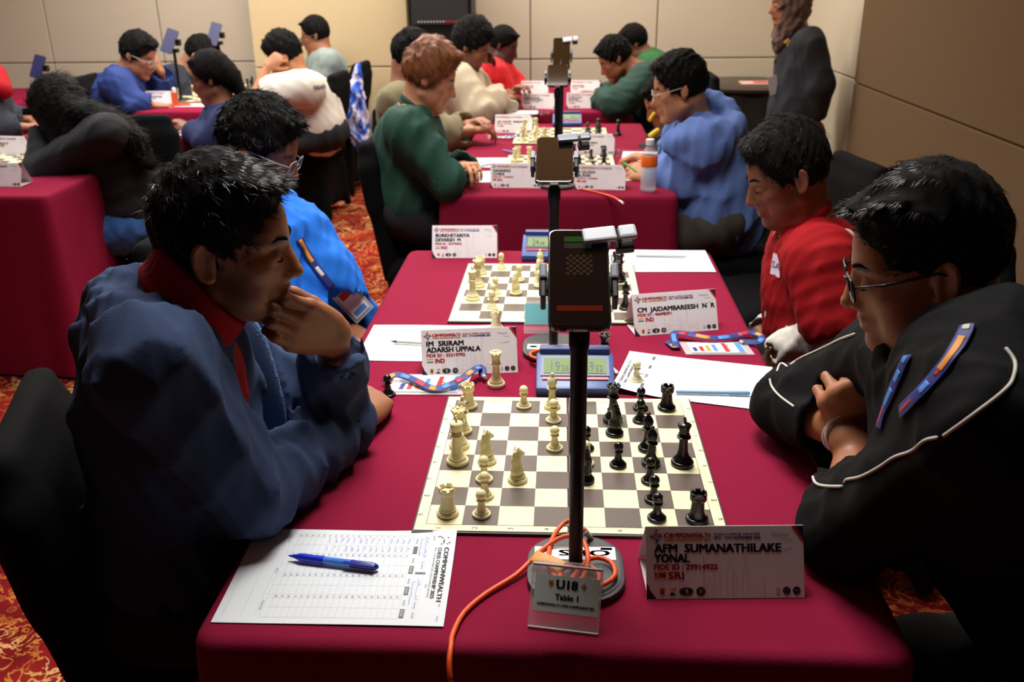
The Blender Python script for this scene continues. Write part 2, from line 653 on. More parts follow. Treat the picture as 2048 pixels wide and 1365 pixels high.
# ------------------------------------------------------------------ people
def head_sdf(S, fr, fat=1.0, ears=True, chin=0.0, nose=1.0, near=False):
    S.ell((-.008, 0, .040), (.090, .073, .083), k=.02, fr=fr)
    S.ell((.030, 0, -.018), (.056, .058 * fat, .088), k=.03, fr=fr)
    for s in (-1, 1):
        S.cap((-.004, s * .052 * fat, -.058), (.066, s * .016, -.100 + chin), .017 * fat, .014, k=.03, fr=fr)
        S.ell((.056, s * .042, -.020), (.022, .018, .016), k=.02, fr=fr)
        S.ell((.040, s * .040 * fat, -.060), (.030, .020 * fat, .030), k=.02, fr=fr)
    S.ell((.066, 0, .034), (.022, .046, .034), k=.02, fr=fr)           # forehead
    for s in (-1, 1):
        S.cap((.085, s * .010, .020), (.066, s * .046, .020), .0085, .007, k=.010, fr=fr)   # brow ridge
        S.ell((.096, s * .034, .000), (.014, .015, .012), k=.012, op='s', fr=fr)
        S.ell((.074, s * .031, -.002), (.0158, .0165, .0140), k=.004, fr=fr)
    S.cap((.084, 0, .012), (.1060 * (1 if nose >= 1 else nose), 0, -.030), .0092, .0102, k=.010, fr=fr)
    S.ell((.088, 0, -.024), (.017, .0125, .024), k=.010, fr=fr)
    S.ell((.074, 0, -.030), (.018, .034, .028), k=.012, fr=fr)
    S.ell((.108, 0, -.034), (.0105, .0105, .009), k=.006, fr=fr)
    for s in (-1, 1):
        S.ell((.094, s * .0125, -.038), (.011, .0075, .0075), k=.005, fr=fr)
        if near: S.ell((.103, s * .0065, -.0465), (.004, .003, .003), k=.002, op='s', fr=fr)
    S.ell((.078, 0, -.062), (.019, .026, .020), k=.014, fr=fr)
    S.ell((.0915, 0, -.0600), (.0085, .021, .0050), k=.005, fr=fr)
    S.ell((.0890, 0, -.0715), (.0090, .018, .0058), k=.005, fr=fr)
    if near: S.cap((.099, -.020, -.0655), (.099, .020, -.0655), .0022, k=.003, op='s', fr=fr)
    S.ell((.072, 0, -.098 + chin), (.021, .023, .017), k=.016, fr=fr)
    if ears:
        for s in (-1, 1):
            Re = Rz(s * rad(-22)) @ Ry(rad(-12))
            S.ell((-.010, s * .0775, -.004), (.0165, .0055, .030), R=Re, k=.006, fr=fr)
            if near:
                fe = Frame(fr.R @ Re, fr(V([-.010, s * .079, -.004])), fr.s)
                S.ell((.003, s * .007, 0), (.010, .007, .019), k=.003, op='s', fr=fe)
                ring = [(-.0135 * math.cos(t) - .001, s * .003, .027 * math.sin(t)) for t in np.linspace(-1.9, 1.75, 9)]
                for a, b in zip(ring[:-1], ring[1:]): S.cap(a, b, .0034, k=.003, fr=fe)
                S.ell((.008, s * .001, -.002), (.004, .003, .006), k=.003, fr=fe)
                S.ell((.003, s * .002, -.026), (.0075, .004, .008), k=.003, fr=fe)


def skin_color(fr, base, stubble=0.0, lipc=None, browk=1.0):
    b = V(lin(base)[:3])
    lip = V(lin(lipc)[:3]) if lipc else b * V([.95, .62, .6])

    def fn(v):
        q = fr.inv(v)
        c = np.tile(b, (len(v), 1))
        n = np.sin(q[:, 0] * 160 + 3 * np.sin(q[:, 2] * 90)) * np.sin(q[:, 1] * 140 + 2) * .04
        c *= (1 + n)[:, None]

        def bl(mask, col):
            m = np.clip(mask, 0, 1)[:, None]
            c[:] = c * (1 - m) + col * m
        e = lambda cx, cy, cz, rx, ry, rz: 1 - np.sqrt(((q[:, 0] - cx) / rx) ** 2 + ((np.abs(q[:, 1]) - cy) / ry) ** 2 + ((q[:, 2] - cz) / rz) ** 2)
        bl(e(.100, .0, -.066, .016, .026, .0115) * 5, lip)
        if stubble:
            bl(e(.075, .0, -.092, .045, .05, .035) * 3 * stubble, b * .42)
            bl(e(.03, .055, -.060, .045, .03, .05) * 2 * stubble, b * .5)
            bl(e(.103, .0, -.0515, .018, .024, .007) * 3 * stubble, b * .22)
        bl(e(.082, .031, .0215, .022, .023, .0058) * 6 * browk, V([.012, .008, .006]))
        bl(e(.090, .030, -.0085, .010, .0145, .0028) * 6, V([.02, .012, .01]))
        return c
    return fn


def hand_sdf(S, fr, side, curl=(35, 45, 30), spread=4, thumb=(0.62, 0.66, -0.25), tcurl=20, k=.006, each=None):
    """side=+1 right hand, -1 left; local x fingers, z back of hand, thumb on +y*side"""
    m = side
    mcp = [(.090, .033), (.096, .011), (.092, -.011), (.083, -.031)]
    for x, y in mcp:
        S.cap((.004, m * y * .45, 0), (x, m * y, 0), .0165, .0118, k=.014, fr=fr)
    S.ell((.052, 0, -.003), (.052, .040, .0135), k=.012, fr=fr)
    lens = [(.043, .026, .021), (.048, .030, .022), (.044, .028, .021), (.034, .021, .019)]
    rad_ = [(.0100, .0088, .0080, .0068), (.0102, .0090, .0080, .0068), (.0098, .0086, .0076, .0065), (.0088, .0076, .0068, .0058)]
    for i, ((x, y), L_, r_) in enumerate(zip(mcp, lens, rad_)):
        p = V([x, m * y, 0.0]); a = 0
        yaw = rad(spread * (1.5 - i)) * m
        cu = each[i] if each else curl
        for j in range(3):
            a += rad(cu[j])
            d = V([math.cos(a) * math.cos(yaw), math.cos(a) * math.sin(yaw), -math.sin(a)])
            q = p + d * L_[j]
            S.cap(p, q, r_[j], r_[j + 1], k=.003 if j else .005, fr=fr)
            p = q
    p = V([.018, m * .022, -.004]); d = nrm((thumb[0], m * thumb[1], thumb[2]))
    for j, (L_, r0, r1) in enumerate(((.044, .0145, .0118), (.032, .0112, .0098), (.026, .0100, .0075))):
        q = p + d * L_
        S.cap(p, q, r0, r1, k=.008 if j == 0 else .003, fr=fr)
        p = q
        ax = nrm((0.2, -m * 1.0, 0)); 
        t = rad(tcurl)
        d = nrm(d * math.cos(t) + V([.9, -m * .3, -.35]) * math.sin(t))


def hair_strands(o, fr, n, length, width, material, flow, lift=0.35, seed=1, droop=0.2, keep=None, name='strands'):
    """individual locks growing out of a hair mass: tapered ribbons"""
    me = o.data
    r = np.random.default_rng(seed)
    nv, nf = len(me.vertices), len(me.polygons)
    co = np.empty(nv * 3, np.float32); me.vertices.foreach_get('co', co); co = co.reshape(-1, 3)
    fi = np.empty(nf * 4, np.int32); me.polygons.foreach_get('vertices', fi); fi = fi.reshape(-1, 4)
    no = np.empty(nf * 3, np.float32); me.polygons.foreach_get('normal', no); no = no.reshape(-1, 3)
    pick = r.integers(0, nf, n)
    w4 = r.dirichlet(np.ones(4), n)
    p = (co[fi[pick]] * w4[..., None]).sum(1)
    nn = no[pick]
    q = fr.inv(p)
    if keep is not None:
        k_ = keep(q); p, nn, q = p[k_], nn[k_], q[k_]; n = len(p)
    d = flow(q) @ fr.R.T
    d = d + r.normal(size=(n, 3)) * 0.28
    d = d - nn * (d * nn).sum(1)[:, None]
    d /= np.linalg.norm(d, axis=1)[:, None] + 1e-9
    L_ = length * r.uniform(.6, 1.25, n)[:, None]
    lf = lift * r.uniform(.3, 1.5, n)[:, None]
    p0 = p - nn * .003
    s = np.cross(d, nn)
    P_ = []
    for i, t in enumerate((0, .33, .66, 1.0)):
        c = p0 + d * L_ * t * (1 - .15 * t) + nn * lf * L_ * (t - .62 * t * t * (1 + droop))
        ww = width * (1 - t) ** .6 + width * .08
        P_ += [c - s * ww, c + s * ww]
    v = np.stack(P_, 1).reshape(-1, 3)
    b = (np.arange(n) * 8)[:, None]
    F = np.concatenate([b + V([0, 1, 3, 2]), b + V([2, 3, 5, 4]), b + V([4, 5, 7, 6])])
    m2 = bpy.data.meshes.new(name)
    m2.vertices.add(len(v)); m2.vertices.foreach_set('co', v.astype(np.float32).ravel())
    m2.loops.add(len(F) * 4); m2.loops.foreach_set('vertex_index', F.ravel().astype(np.int32))
    m2.polygons.add(len(F)); m2.polygons.foreach_set('loop_start', np.arange(len(F), dtype=np.int32) * 4)
    m2.polygons.foreach_set('use_smooth', np.ones(len(F), bool))
    m2.materials.append(material)
    m2.update(calc_edges=True)
    x = link(name, m2, o)
    x['kind'] = 'stuff'
    return x


def flow_crown(q):
    """hair combed forward from the crown, down at sides and back"""
    d = q - V([-.055, 0, .10])
    d = d + V([.04, 0, -.03])
    return d / (np.linalg.norm(d, axis=1)[:, None] + 1e-9)


def hair_sdf(fr, top=.030, side=.010, front=.02, seed=1, rough=.006, wave=.03, hairline=.072, low=-.070, back=.0):
    S = SD()
    S.ell((-.008, 0, .042 + top * .25), (.092 + side, .076 + side, .085 + top * .75), k=.02, fr=fr)
    S.ell((-.030 - back, 0, .03), (.068 + side, .071 + side, .078), k=.02, fr=fr)
    if front: S.ell((.050, 0, .092 + top * .5), (.045, .058, front), k=.02, fr=fr)
    S.plane((.80, 0, -.52), (.086, 0, hairline), k=.008, fr=fr)       # forehead to temple
    S.plane((.80, 0, -.9), (.026, 0, -.008), k=.008, fr=fr)
    S.plane((.15, 0, -1), (-.05, 0, low), k=.012, fr=fr)              # nape
    f1 = folds(seed, rough, wave, .8)
    S.disp = f1
    return S


SKIN = {}


def skin_mat(near):
    return mat('skin_near' if near else 'skin', '#a06a48', rough=.48, spec=.45, attr='Col', bump=.25, bscale=900, var=.05, vscale=40, sss=.12 if near else 0)


class Person:
    def __init__(s, label, head, yaw, pitch=25, roll=0, hs=1.0, sh=None, el=None, wr=None, hip=None,
                 skin='#9a6644', fat=1.0, girth=1.0, near=False, h=.0075, hb=None, hands=None, knees=True,
                 stubble=0.0, chin=0.0, neck=None, arm=1.0, group=None, trousers='#15161c', ears=True, stand=False, hname='person'):
        s.near = near; s.h = h; s.arm = arm; s.girth = girth
        s.fr = Frame(Rz(rad(yaw)) @ Ry(rad(pitch)) @ Rx(rad(roll)), head, hs)
        F = V([math.cos(rad(yaw)), math.sin(rad(yaw)), 0])
        shL, shR = V(sh[0]), V(sh[1])
        s.shL, s.shR = shL, shR
        s.elL, s.elR = V(el[0]), V(el[1]); s.wrL, s.wrR = V(wr[0]), V(wr[1])
        hip = V(hip); s.hip = hip
        M_ = (shL + shR) / 2; s.M = M_
        up = nrm(M_ - hip); lat = nrm(shL - shR); fwd = nrm(np.cross(lat, up)); lat = np.cross(up, fwd)
        s.T = V([fwd, lat, up]).T; s.up, s.fwd, s.lat = up, fwd, lat
        s.neck = V(neck) if neck is not None else M_ + up * .045 - fwd * .01
        s.root = empty('person', (hip[0], hip[1], 0), 0, label, 'person', group)
        s.skin = skin
        B = SD()
        head_sdf(B, s.fr, fat, ears, chin, near=near)
        B.cap(s.fr((-.030, 0, -.035)), s.neck, .054 * hs, .058 * hs, k=.02)
        if near: B.ell((.012, 0, -.075), (.05, .035, .03), k=.03, fr=s.fr)
        s.torso(B, -.022)
        for a, b, c in ((shL, s.elL, s.wrL), (shR, s.elR, s.wrR)):
            B.cap(a, b, .044 * arm, .036 * arm, k=.02)
            B.cap(b, c, .037 * arm, .0235, k=.02, flat=None)
        s.hands = hands
        for i, (w, e, sd) in enumerate(((s.wrL, s.elL, -1), (s.wrR, s.elR, 1))):
            hd = hands[i] if hands else {}
            if hd is None: continue
            hd = dict(hd)
            x = nrm(hd.pop('dir', w - e))
            z = V(hd.pop('back', (0, 0, 1)), float)
            z = nrm(z - x * (z @ x)); y = np.cross(z, x)
            B_sc = hd.pop('scale', 1.0)
            hand_sdf(B, Frame(V([x, y, z]).T, w, B_sc), sd, **hd)
        s.B = B
        s.body = B.obj('body', hb or h, s.root, (skin_mat(near),), skin_color(s.fr, skin, stubble))
        s.cloths = []
        if near:
            lash = mat('eyelash_dark', '#0a0706', .9, spec=.05)
            for sd in (-1, 1):
                mb = MB(); mb.tube([s.fr((.0855, sd * .0165, -.006)), s.fr((.0905, sd * .024, -.0085)), s.fr((.0900, sd * .033, -.0090)), s.fr((.083, sd * .042, -.0075))], [.0005, .0012, .0013, .0006], lash, 6)
                mb.obj('eyelashes', s.root, smooth=True)
                mb = MB(); mb.tube(bez([s.fr((.0945, sd * .011, .0185)), s.fr((.0930, sd * .024, .0245)), s.fr((.0850, sd * .037, .0260)), s.fr((.0730, sd * .049, .0200))], 10), [.0012, .0024, .0027, .0028, .0026, .0024, .0020, .0016, .0010][:9], lash, 8)
                mb.obj('eyebrow', s.root, smooth=True)
        if trousers:
            Tq = SD()
            kn = [hip + fwd * .40 + lat * .10 * t - V([0, 0, .0]) for t in (1, -1)] if knees is True else knees
            Tq.ell(hip + V([0, 0, .01]), (.15 * girth, .185 * girth, .13), R=s.T, k=.04)
            for t, kk in zip((1, -1), kn):
                kk = V(kk, float)
                if not stand: kk = V([kk[0], kk[1], .50])
                foot = V([kk[0], kk[1], .06]) - (0 if stand else .02) * fwd
                Tq.cap(hip + lat * .09 * t, kk, .088 * girth, .066, k=.03)
                Tq.cap(kk, foot, .062, .05, k=.02)
            Tq.disp = folds(3, .006, .12)
            s.trous = Tq.obj('trousers', max(h, .012), s.root, (mat('cloth_' + trousers, trousers, .9, bump=.3),))
            if not stand:
                Sh = SD()
                for kk in kn:
                    f0 = V([kk[0], kk[1], .045])
                    Sh.cap(f0, f0 + nrm(V([fwd[0], fwd[1], 0])) * .16, .045, .038, k=.01)
                Sh.plane((0, 0, -1), (0, 0, .004), k=.004)
                Sh.obj('shoes', .012, s.root, (mat('shoe_dark', '#141414', .6),))

    def torso(s, S, t=0.0, hunch=0.0, k=.05):
        T_, M_, hip, g = s.T, s.M, s.hip, s.girth
        L_ = np.linalg.norm(M_ - hip)
        S.ell(M_ - s.up * L_ * .26, (.112 * g + t, .160 * g + t, .19), R=T_, k=k)
        S.ell(M_ * .42 + hip * .58, (.112 * g + t, .150 * g + t, .19 if t >= 0 else min(.19, L_ * .36)), R=T_, k=k)
        if t >= 0: S.ell(hip + s.up * .05, (.125 * g + t, .165 * g + t, .15), R=T_, k=k)
        S.cap(s.shL, s.shR, .058 * g + t, k=.04)
        for q in (s.shL, s.shR):
            S.cap(s.neck - s.up * .02, q * .8 + s.neck * .2, .042 * g + t * .6, .05 * g + t * .8, k=.05)
        S.ell(M_ - s.up * .06 - s.fwd * (.055 + hunch), (.07 + t, .13 * g + t, .12), R=T_, k=.05)

    def garment(s, name, material, t=.0, sleeve=1.0, cuff=.0, fold=.006, wave=.07, seed=2, hood=None, arm_r=1.0,
                open_front=0.0, collar=None, extra=None, h=None, neckhole=.062, hem=None, fin=.4, slack=1.0, pre=None, cutw=1.7):
        S = SD()
        s.torso(S, t, k=.055)
        if pre: pre(S)
        for a, b, c in ((s.shL, s.elL, s.wrL), (s.shR, s.elR, s.wrR)):
            ra, rb, rc = .062 * arm_r + t, .054 * arm_r + t, .043 * arm_r + t
            if sleeve >= 1:
                S.cap(a, b, ra, rb, k=.035)
                S.cap(b, b + (c - b) * (1 - cuff), rb, rc, k=.02)
            else:
                e = a + (b - a) * sleeve
                S.cap(a, e, ra, rb * 1.08, k=.03)
        if extra: extra(S)
        # neck opening
        hd = nrm(s.fr((-.02, 0, -.03)) - s.neck)
        S.cap(s.neck + hd * .035 + s.fwd * .01, s.neck + hd * .2, neckhole, neckhole * 1.1, k=.012, op='s')
        for a, b, c in ((s.shL, s.elL, s.wrL), (s.shR, s.elR, s.wrR)):
            if sleeve >= 1:
                e = b + (c - b) * (1 - cuff)
                u = nrm(c - b)
                rc = .043 * arm_r + t
                v_ = nrm(np.cross(u, (.31, .2, .93))); ln = rc + .016
                S.box(e + u * ln, (ln, rc * cutw, rc * cutw), R=V([u, v_, np.cross(u, v_)]).T, rd=.004, k=.004, op='s')
                S.cap(e - u * .01, e + u * .1, rc * .78, k=.004, op='s')
            else:
                e = a + (b - a) * sleeve; u = nrm(b - a)
                S.cap(e + u * .09, e + u * .3, .09, .09, k=.01, op='s')
        if hood: hood(S)
        if fold: S.disp = folds(seed, fold, wave, fin)
        o = S.obj(name, h or s.h, s.root, (material,))
        s.cloths.append(o)
        return o

    def ring(s, name, material, r=.062, w=.010, height=.03, drop=.03, h=None, tilt=.25, back=.0, front_open=25):
        """a collar standing round the neck"""
        S = SD()
        hd = nrm(s.fr((-.02, 0, -.03)) - s.neck)
        x = nrm(s.fwd - hd * (s.fwd @ hd)); y = np.cross(hd, x)
        a0 = rad(front_open)
        pts = []
        for a in np.linspace(a0, 2 * PI - a0, 32):
            fz = .5 + .5 * math.cos(a)
            c = s.neck + hd * (.045 - drop * fz) + x * (r * math.cos(a) + .008) + y * r * math.sin(a)
            pts.append(c)
        for a, b in zip(pts[:-1], pts[1:]):
            S.cap(a, b, w, k=.006); S.cap(a + hd * height, b + hd * height, w * .75, k=.006)
            S.cap((a + b) / 2, (a + b) / 2 + hd * height, w * .9, k=.006)
        o = S.obj(name, h or min(s.h, .005), s.root, (material,))
        s.cloths.append(o)
        return o

    def hair(s, material, strands=0, length=.03, width=.0006, h=None, lift=.5, seed=1, flow=flow_crown, mass=None, **kw):
        if not s.near:
            kw['top'] = kw.get('top', .03) * .55; kw['side'] = kw.get('side', .01) * .45; kw['front'] = kw.get('front', .02) * .6
            kw['rough'] = min(kw.get('rough', .006) * .6, .005)
        S = hair_sdf(s.fr, seed=seed, **kw)
        if s.near:
            o = S.obj('hair', h or s.h, s.root, (mass or material,))
        else:
            o = S.obj('hair', h or max(.0045, s.h * .6), s.root, (mass or (m_hairmass if material is m_hairsoft else material),))
            lift = min(lift, .25); length = min(length, .022)
        if strands:
            hair_strands(o, s.fr, strands, length, width, material, flow, lift, seed)
        return o

    def glasses(s, rim='#101014', rr=.0016, half=(.026, .017), x=.104, z=-.002, lens=True):
        mr = mat('glasses_rim_' + rim, rim, .25, spec=.6)
        g = empty('glasses', (0, 0, 0))
        g.parent = s.root
        mb = MB(); lb = MB()
        for sd in (-1, 1):
            yc = sd * (half[0] + .008)
            pts = []
            for a in np.arange(20) * 2 * PI / 20:
                ca, sa = math.cos(a), math.sin(a)
                e = 4.0
                rr_ = (abs(ca) ** e + abs(sa) ** e) ** (-1 / e)
                pts.append(s.fr((x - .35 * (abs(ca * half[0] * rr_) if sd * ca > 0 else 0) * .3, yc + half[0] * rr_ * ca, z + half[1] * rr_ * sa)))
            pts = V(pts)
            mb.tube(pts, rr, mr, 6, closed=True)
            c = pts.mean(0)
            lb.add(np.vstack([pts, [c]]), [(i, (i + 1) % 20, 20) for i in range(20)], mat('glasses_lens', '#ffffff', .02, trans=1.0, alpha=.25, spec=.8))
            mb.tube([s.fr((x - .004, yc + sd * half[0], z + .006)), s.fr((x - .04, sd * .074, z + .008)), s.fr((.0, sd * .081, .012)), s.fr((-.022, sd * .079, .002))], rr * 1.1, mr, 6)
        mb.tube([s.fr((x, -.009, z + .003)), s.fr((x + .004, 0, z + .006)), s.fr((x, .009, z + .003))], rr, mr, 6)
        for b_, nm in ((mb, 'frame'), (lb, 'lenses')):
            b_.obj(nm, g, smooth=True)
        return g


def adopt(o):
    """the children's meshes hold world coordinates: keep them there under a root placed elsewhere"""
    iv = (Matrix.Translation(Vector(o.location)) @ o.rotation_euler.to_matrix().to_4x4()).inverted()
    for ch in o.children:
        ch.matrix_parent_inverse = iv


def project_on(objs, pts, off=.002):
    """3D points where the view rays through the given frame points meet the objects"""
    out, nor = [], []
    trees = []
    for o in objs:
        me = o.data
        nv, nf = len(me.vertices), len(me.polygons)
        co = np.empty(nv * 3, np.float32); me.vertices.foreach_get('co', co)
        trees.append(BVHTree.FromPolygons([tuple(c) for c in co.reshape(-1, 3).tolist()], [tuple(p.vertices) for p in me.polygons]))
    for px, py in pts:
        d = nrm(CF + (px - IMW / 2) / FPX * CR - (py - IMH / 2) / FPX * CU)
        best = None
        for t in trees:
            hit = t.ray_cast(Vector(CAM), Vector(d))
            if hit[0] is not None and (best is None or hit[3] < best[3]): best = hit
        if best is None: continue
        n_ = V(best[1]); n_ = n_ if n_ @ d < 0 else -n_
        out.append(V(best[0]) + n_ * off); nor.append(n_)
    return V(out), V(nor)
# ------------------------------------------------------------------ the room
def struct(name, mb, parent=None, **k):
    o = mb.obj(name, parent, **k)
    if parent is None: o['kind'] = 'structure'
    return o


WALLX, BACKY = 1.69, 6.0
m_carpet = carpet_material()
mb = MB(); mb.add([(-6, -3, 0), (WALLX + .1, -3, 0), (WALLX + .1, 6.3, 0), (-6, 6.3, 0)], [(0, 1, 2, 3)], m_carpet)
struct('floor', mb)
m_ceil = mat('ceiling_paint', '#b08e5e', .8, var=.1, vscale=1.0)
mb = MB(); mb.add([(-6, -3, CEIL), (WALLX + .1, -3, CEIL), (WALLX + .1, 6.3, CEIL), (-6, 6.3, CEIL)], [(3, 2, 1, 0)], m_ceil)
struct('ceiling', mb)
m_wall = mat('wall_fabric', '#cdb891', .9, bump=.35, bscale=260, var=.03, vscale=3, spec=.2)
m_wallg = mat('wall_fabric_grey', '#c6baa6', .9, bump=.35, bscale=260, var=.03, vscale=3, spec=.2)
m_wallr = mat('wall_fabric_brown', '#6a543c', .9, bump=.35, bscale=260, var=.03, vscale=3, spec=.2)
m_dark = mat('dark_wall_backing', '#4a3c2a', .9)  # dark brown wall core that shows between the panels
HL = .885


def panel_wall(name, origin, dx, length, cuts, m, z0=0.1, nrm_=None, h=CEIL):
    """padded panels along direction dx starting at origin; cuts: distances of the upright joints"""
    mb = MB()
    dx = V(dx, float); nn = V(nrm_, float)
    R = V([dx, nn, (0, 0, 1)]).T
    o0 = V(origin, float)
    mb.box(o0 + dx * length / 2 - nn * .05 + V([0, 0, h / 2]), (length / 2, .04, h / 2), m_dark, R)
    w = struct(name, mb)
    us = [0] + list(cuts) + [length]
    for a, b in zip(us[:-1], us[1:]):
        for za, zb in ((z0, HL), (HL, 2.05), (2.05, h)):
            g = .004
            p = MB()
            p.box(o0 + dx * (a + b) / 2 - nn * .006 + V([0, 0, (za + zb) / 2]), ((b - a) / 2 - g, .014, (zb - za) / 2 - g), m, R)
            p.obj('panel', w, bevel=.006)
    return w


def pxX(px, Y): return P(px, 120, Y)[0]


panel_wall('wall_back', (-6, BACKY, 0), (1, 0, 0), 6 + WALLX, [6 + pxX(x, BACKY) for x in (108, 330, 900, 1061, 1311)], m_wallg, nrm_=(0, -1, 0))
# projecting bay of the back wall
bx0, bx1 = pxX(512, 5.75), pxX(815, 5.75)
mb = MB(); mb.box(((bx0 + bx1) / 2, 5.88, CEIL / 2), ((bx1 - bx0) / 2, .1, CEIL / 2), m_dark)
bay = struct('wall_bay', mb)
for a, b in ((bx0, bx1),):
    for za, zb in ((.1, .86), (.86, 2.0), (2.0, CEIL)):
        p = MB(); p.box(((a + b) / 2, 5.77, (za + zb) / 2), ((b - a) / 2 + .012, .02, (zb - za) / 2 - .004), m_wall)
        p.box((bx1 + .004, 5.89, (za + zb) / 2), (.016, .11, (zb - za) / 2 - .004), m_wall)
        p.obj('panel', bay, bevel=.006)
panel_wall('wall_right', (WALLX, -3, 0), (0, 1, 0), 7.32, [2.2, 4.65], m_wallr, nrm_=(-1, 0, 0))
panel_wall('wall_right_far', (WALLX + .05, 4.36, 0), (0, 1, 0), 1.66, [], m_wallg, nrm_=(-1, 0, 0))  # paler fabric colour stands in for different light on this same wall
mb = MB(); mb.box((-6.04, 1.65, CEIL / 2), (.04, 4.65, CEIL / 2), m_wallg); struct('wall_left', mb)
m_wood = mat('skirting_wood', '#a5662f', .4, var=.15, vscale=8)
mb = MB(); mb.box((WALLX - .022, .65, .05), (.016, 3.65, .05), m_wood); struct('baseboard_right', mb, bevel=.004)
mb = MB(); mb.box((-2.15, BACKY - .02, .05), (3.8, .016, .05), m_wood); struct('baseboard_back', mb, bevel=.004)

# ------------------------------------------------------------------ tables with cloths
m_cloth = mat('wine_tablecloth', '#811433', .93, bump=.6, bscale=700, var=.07, vscale=5, spec=.12, sheen=.25)
m_tw = mat('table_board', '#7a6248', .6)
m_tl = mat('table_leg', '#55565a', .4, metal=.7)


def banquet_table(x0, x1, y0, y1, label, cloth_label, seed=1, front_pleat=None):
    t = empty('banquet_table', ((x0 + x1) / 2, (y0 + y1) / 2, 0), 0, label, 'table')
    hx, hy = (x1 - x0) / 2, (y1 - y0) / 2
    mb = MB(); mb.box((0, 0, .728), (hx - .012, hy - .012, .012), m_tw); mb.obj('tabletop', t)
    for sx in (-1, 1):
        for sy in (-1, 1):
            mb = MB(); mb.tube([(sx * (hx - .07), sy * (hy - .09), 0), (sx * (hx - .07), sy * (hy - .09), .716)], .014, m_tl); mb.obj('leg', t)
    # cloth
    r = np.random.default_rng(seed)
    n = 360
    per = []
    cr = .030
    W_, D_ = hx, hy
    tot = [(-W_, -D_), (W_, -D_), (W_, D_), (-W_, D_)]
    pts = []
    for i, (cx, cy) in enumerate([(W_ - cr, -D_ + cr), (W_ - cr, D_ - cr), (-W_ + cr, D_ - cr), (-W_ + cr, -D_ + cr)]):
        for a in np.linspace(-PI / 2 + i * PI / 2, i * PI / 2, 7): pts.append((cx + cr * math.cos(a), cy + cr * math.sin(a), math.cos(a), math.sin(a)))
        nx = [(W_ - cr, -D_ + cr), (W_ - cr, D_ - cr), (-W_ + cr, D_ - cr), (-W_ + cr, -D_ + cr)][(i + 1) % 4]
        a = i * PI / 2
        p0 = V(pts[-1][:2]); p1 = V([nx[0] + cr * math.cos(a), nx[1] + cr * math.sin(a)])
        k = int(np.linalg.norm(p1 - p0) / .02)
        for j in range(1, k): 
            q = p0 + (p1 - p0) * j / k; pts.append((q[0], q[1], math.cos(a), math.sin(a)))
    pts = V(pts); k = len(pts)
    s_ = np.concatenate([[0], np.cumsum(np.linalg.norm(np.diff(pts[:, :2], axis=0), axis=1))])
    wav = np.zeros(k)
    for f_, a_ in ((7, .5), (13, .35), (23, .3), (41, .12)):
        wav += a_ * np.sin(s_ / s_[-1] * 2 * PI * f_ + r.uniform(0, 6))
    # deeper folds at the corners
    corner = np.exp(-((np.abs(np.abs(pts[:, 0]) - W_) + np.abs(np.abs(pts[:, 1]) - D_)) / .10) ** 2)
    rings = [(-.016, .7500, 0), (-.006, .7478, 0), (0, .742, 0), (.003, .733, .04)]
    for d in np.linspace(.03, .73, 16):
        rings.append((.004 + .012 * d, .742 - d, min(1, d * 1.7)))
    vs = []
    for off, z, w in rings:
        ox = wav * .013 * w + corner * .022 * w
        o = off + ox
        if front_pleat is not None and w > 0:
            fp = np.exp(-((pts[:, 0] - (front_pleat - (x0 + x1) / 2)) / .014) ** 2) * (pts[:, 1] < -D_ + .002)
            o = o - fp * .030 * min(1, w * 2.5 + .25)
        vs.append(np.stack([pts[:, 0] + pts[:, 2] * o, pts[:, 1] + pts[:, 3] * o, np.full(k, z)], 1))
    v = np.concatenate(vs)
    F = [tuple(range(k))] + [(i * k + j, (i + 1) * k + j, (i + 1) * k + (j + 1) % k, i * k + (j + 1) % k) for i in range(len(rings) - 1) for j in range(k)]
    mb = MB(); mb.add(v, F, m_cloth)
    c = mb.obj('tablecloth', None, smooth=True)
    c.location = t.location
    tag(c, cloth_label, 'tablecloth', 'wine red tablecloths')
    return t, c


CX = -.028
T1 = (-.470, .415, -.472, 1.255)
banquet_table(*T1, 'banquet table hidden under the nearest wine red cloth', 'wine red cloth covering the nearest table, with the sharpest chessboard on it', 1, front_pleat=.0)
T2 = (-.470, .400, 1.955, 3.68)
banquet_table(*T2, 'banquet table under the second wine cloth of the middle row', 'wine red cloth on the middle table carrying the water bottle', 2)
T3 = (-.465, .375, 4.12, 5.6)
banquet_table(*T3, 'banquet table under the farthest cloth of the middle row', 'wine red cloth on the farthest table of the middle row, by the red jersey boy', 3)
L1 = (-2.85, -1.97, 1.95, 3.72)
banquet_table(*L1, 'banquet table under the cloth at the left edge', 'wine red cloth on the left table beside the long haired girl', 4)
L2 = (-2.88, -2.02, 4.22, 5.55)
banquet_table(*L2, 'banquet table under the cloth before the blue jacket boy', 'wine red cloth on the back left table before the boy in bright blue', 5)
L3 = (-4.4, -3.45, 4.6, 5.5)
banquet_table(*L3, 'banquet table at the far left wall', 'wine red cloth on the far left table under a dark phone holder', 6)

# ------------------------------------------------------------------ covered chairs
m_spandex = mat('black_chair_cover', '#08080a', .9, bump=.8, bscale=500, spec=.12)


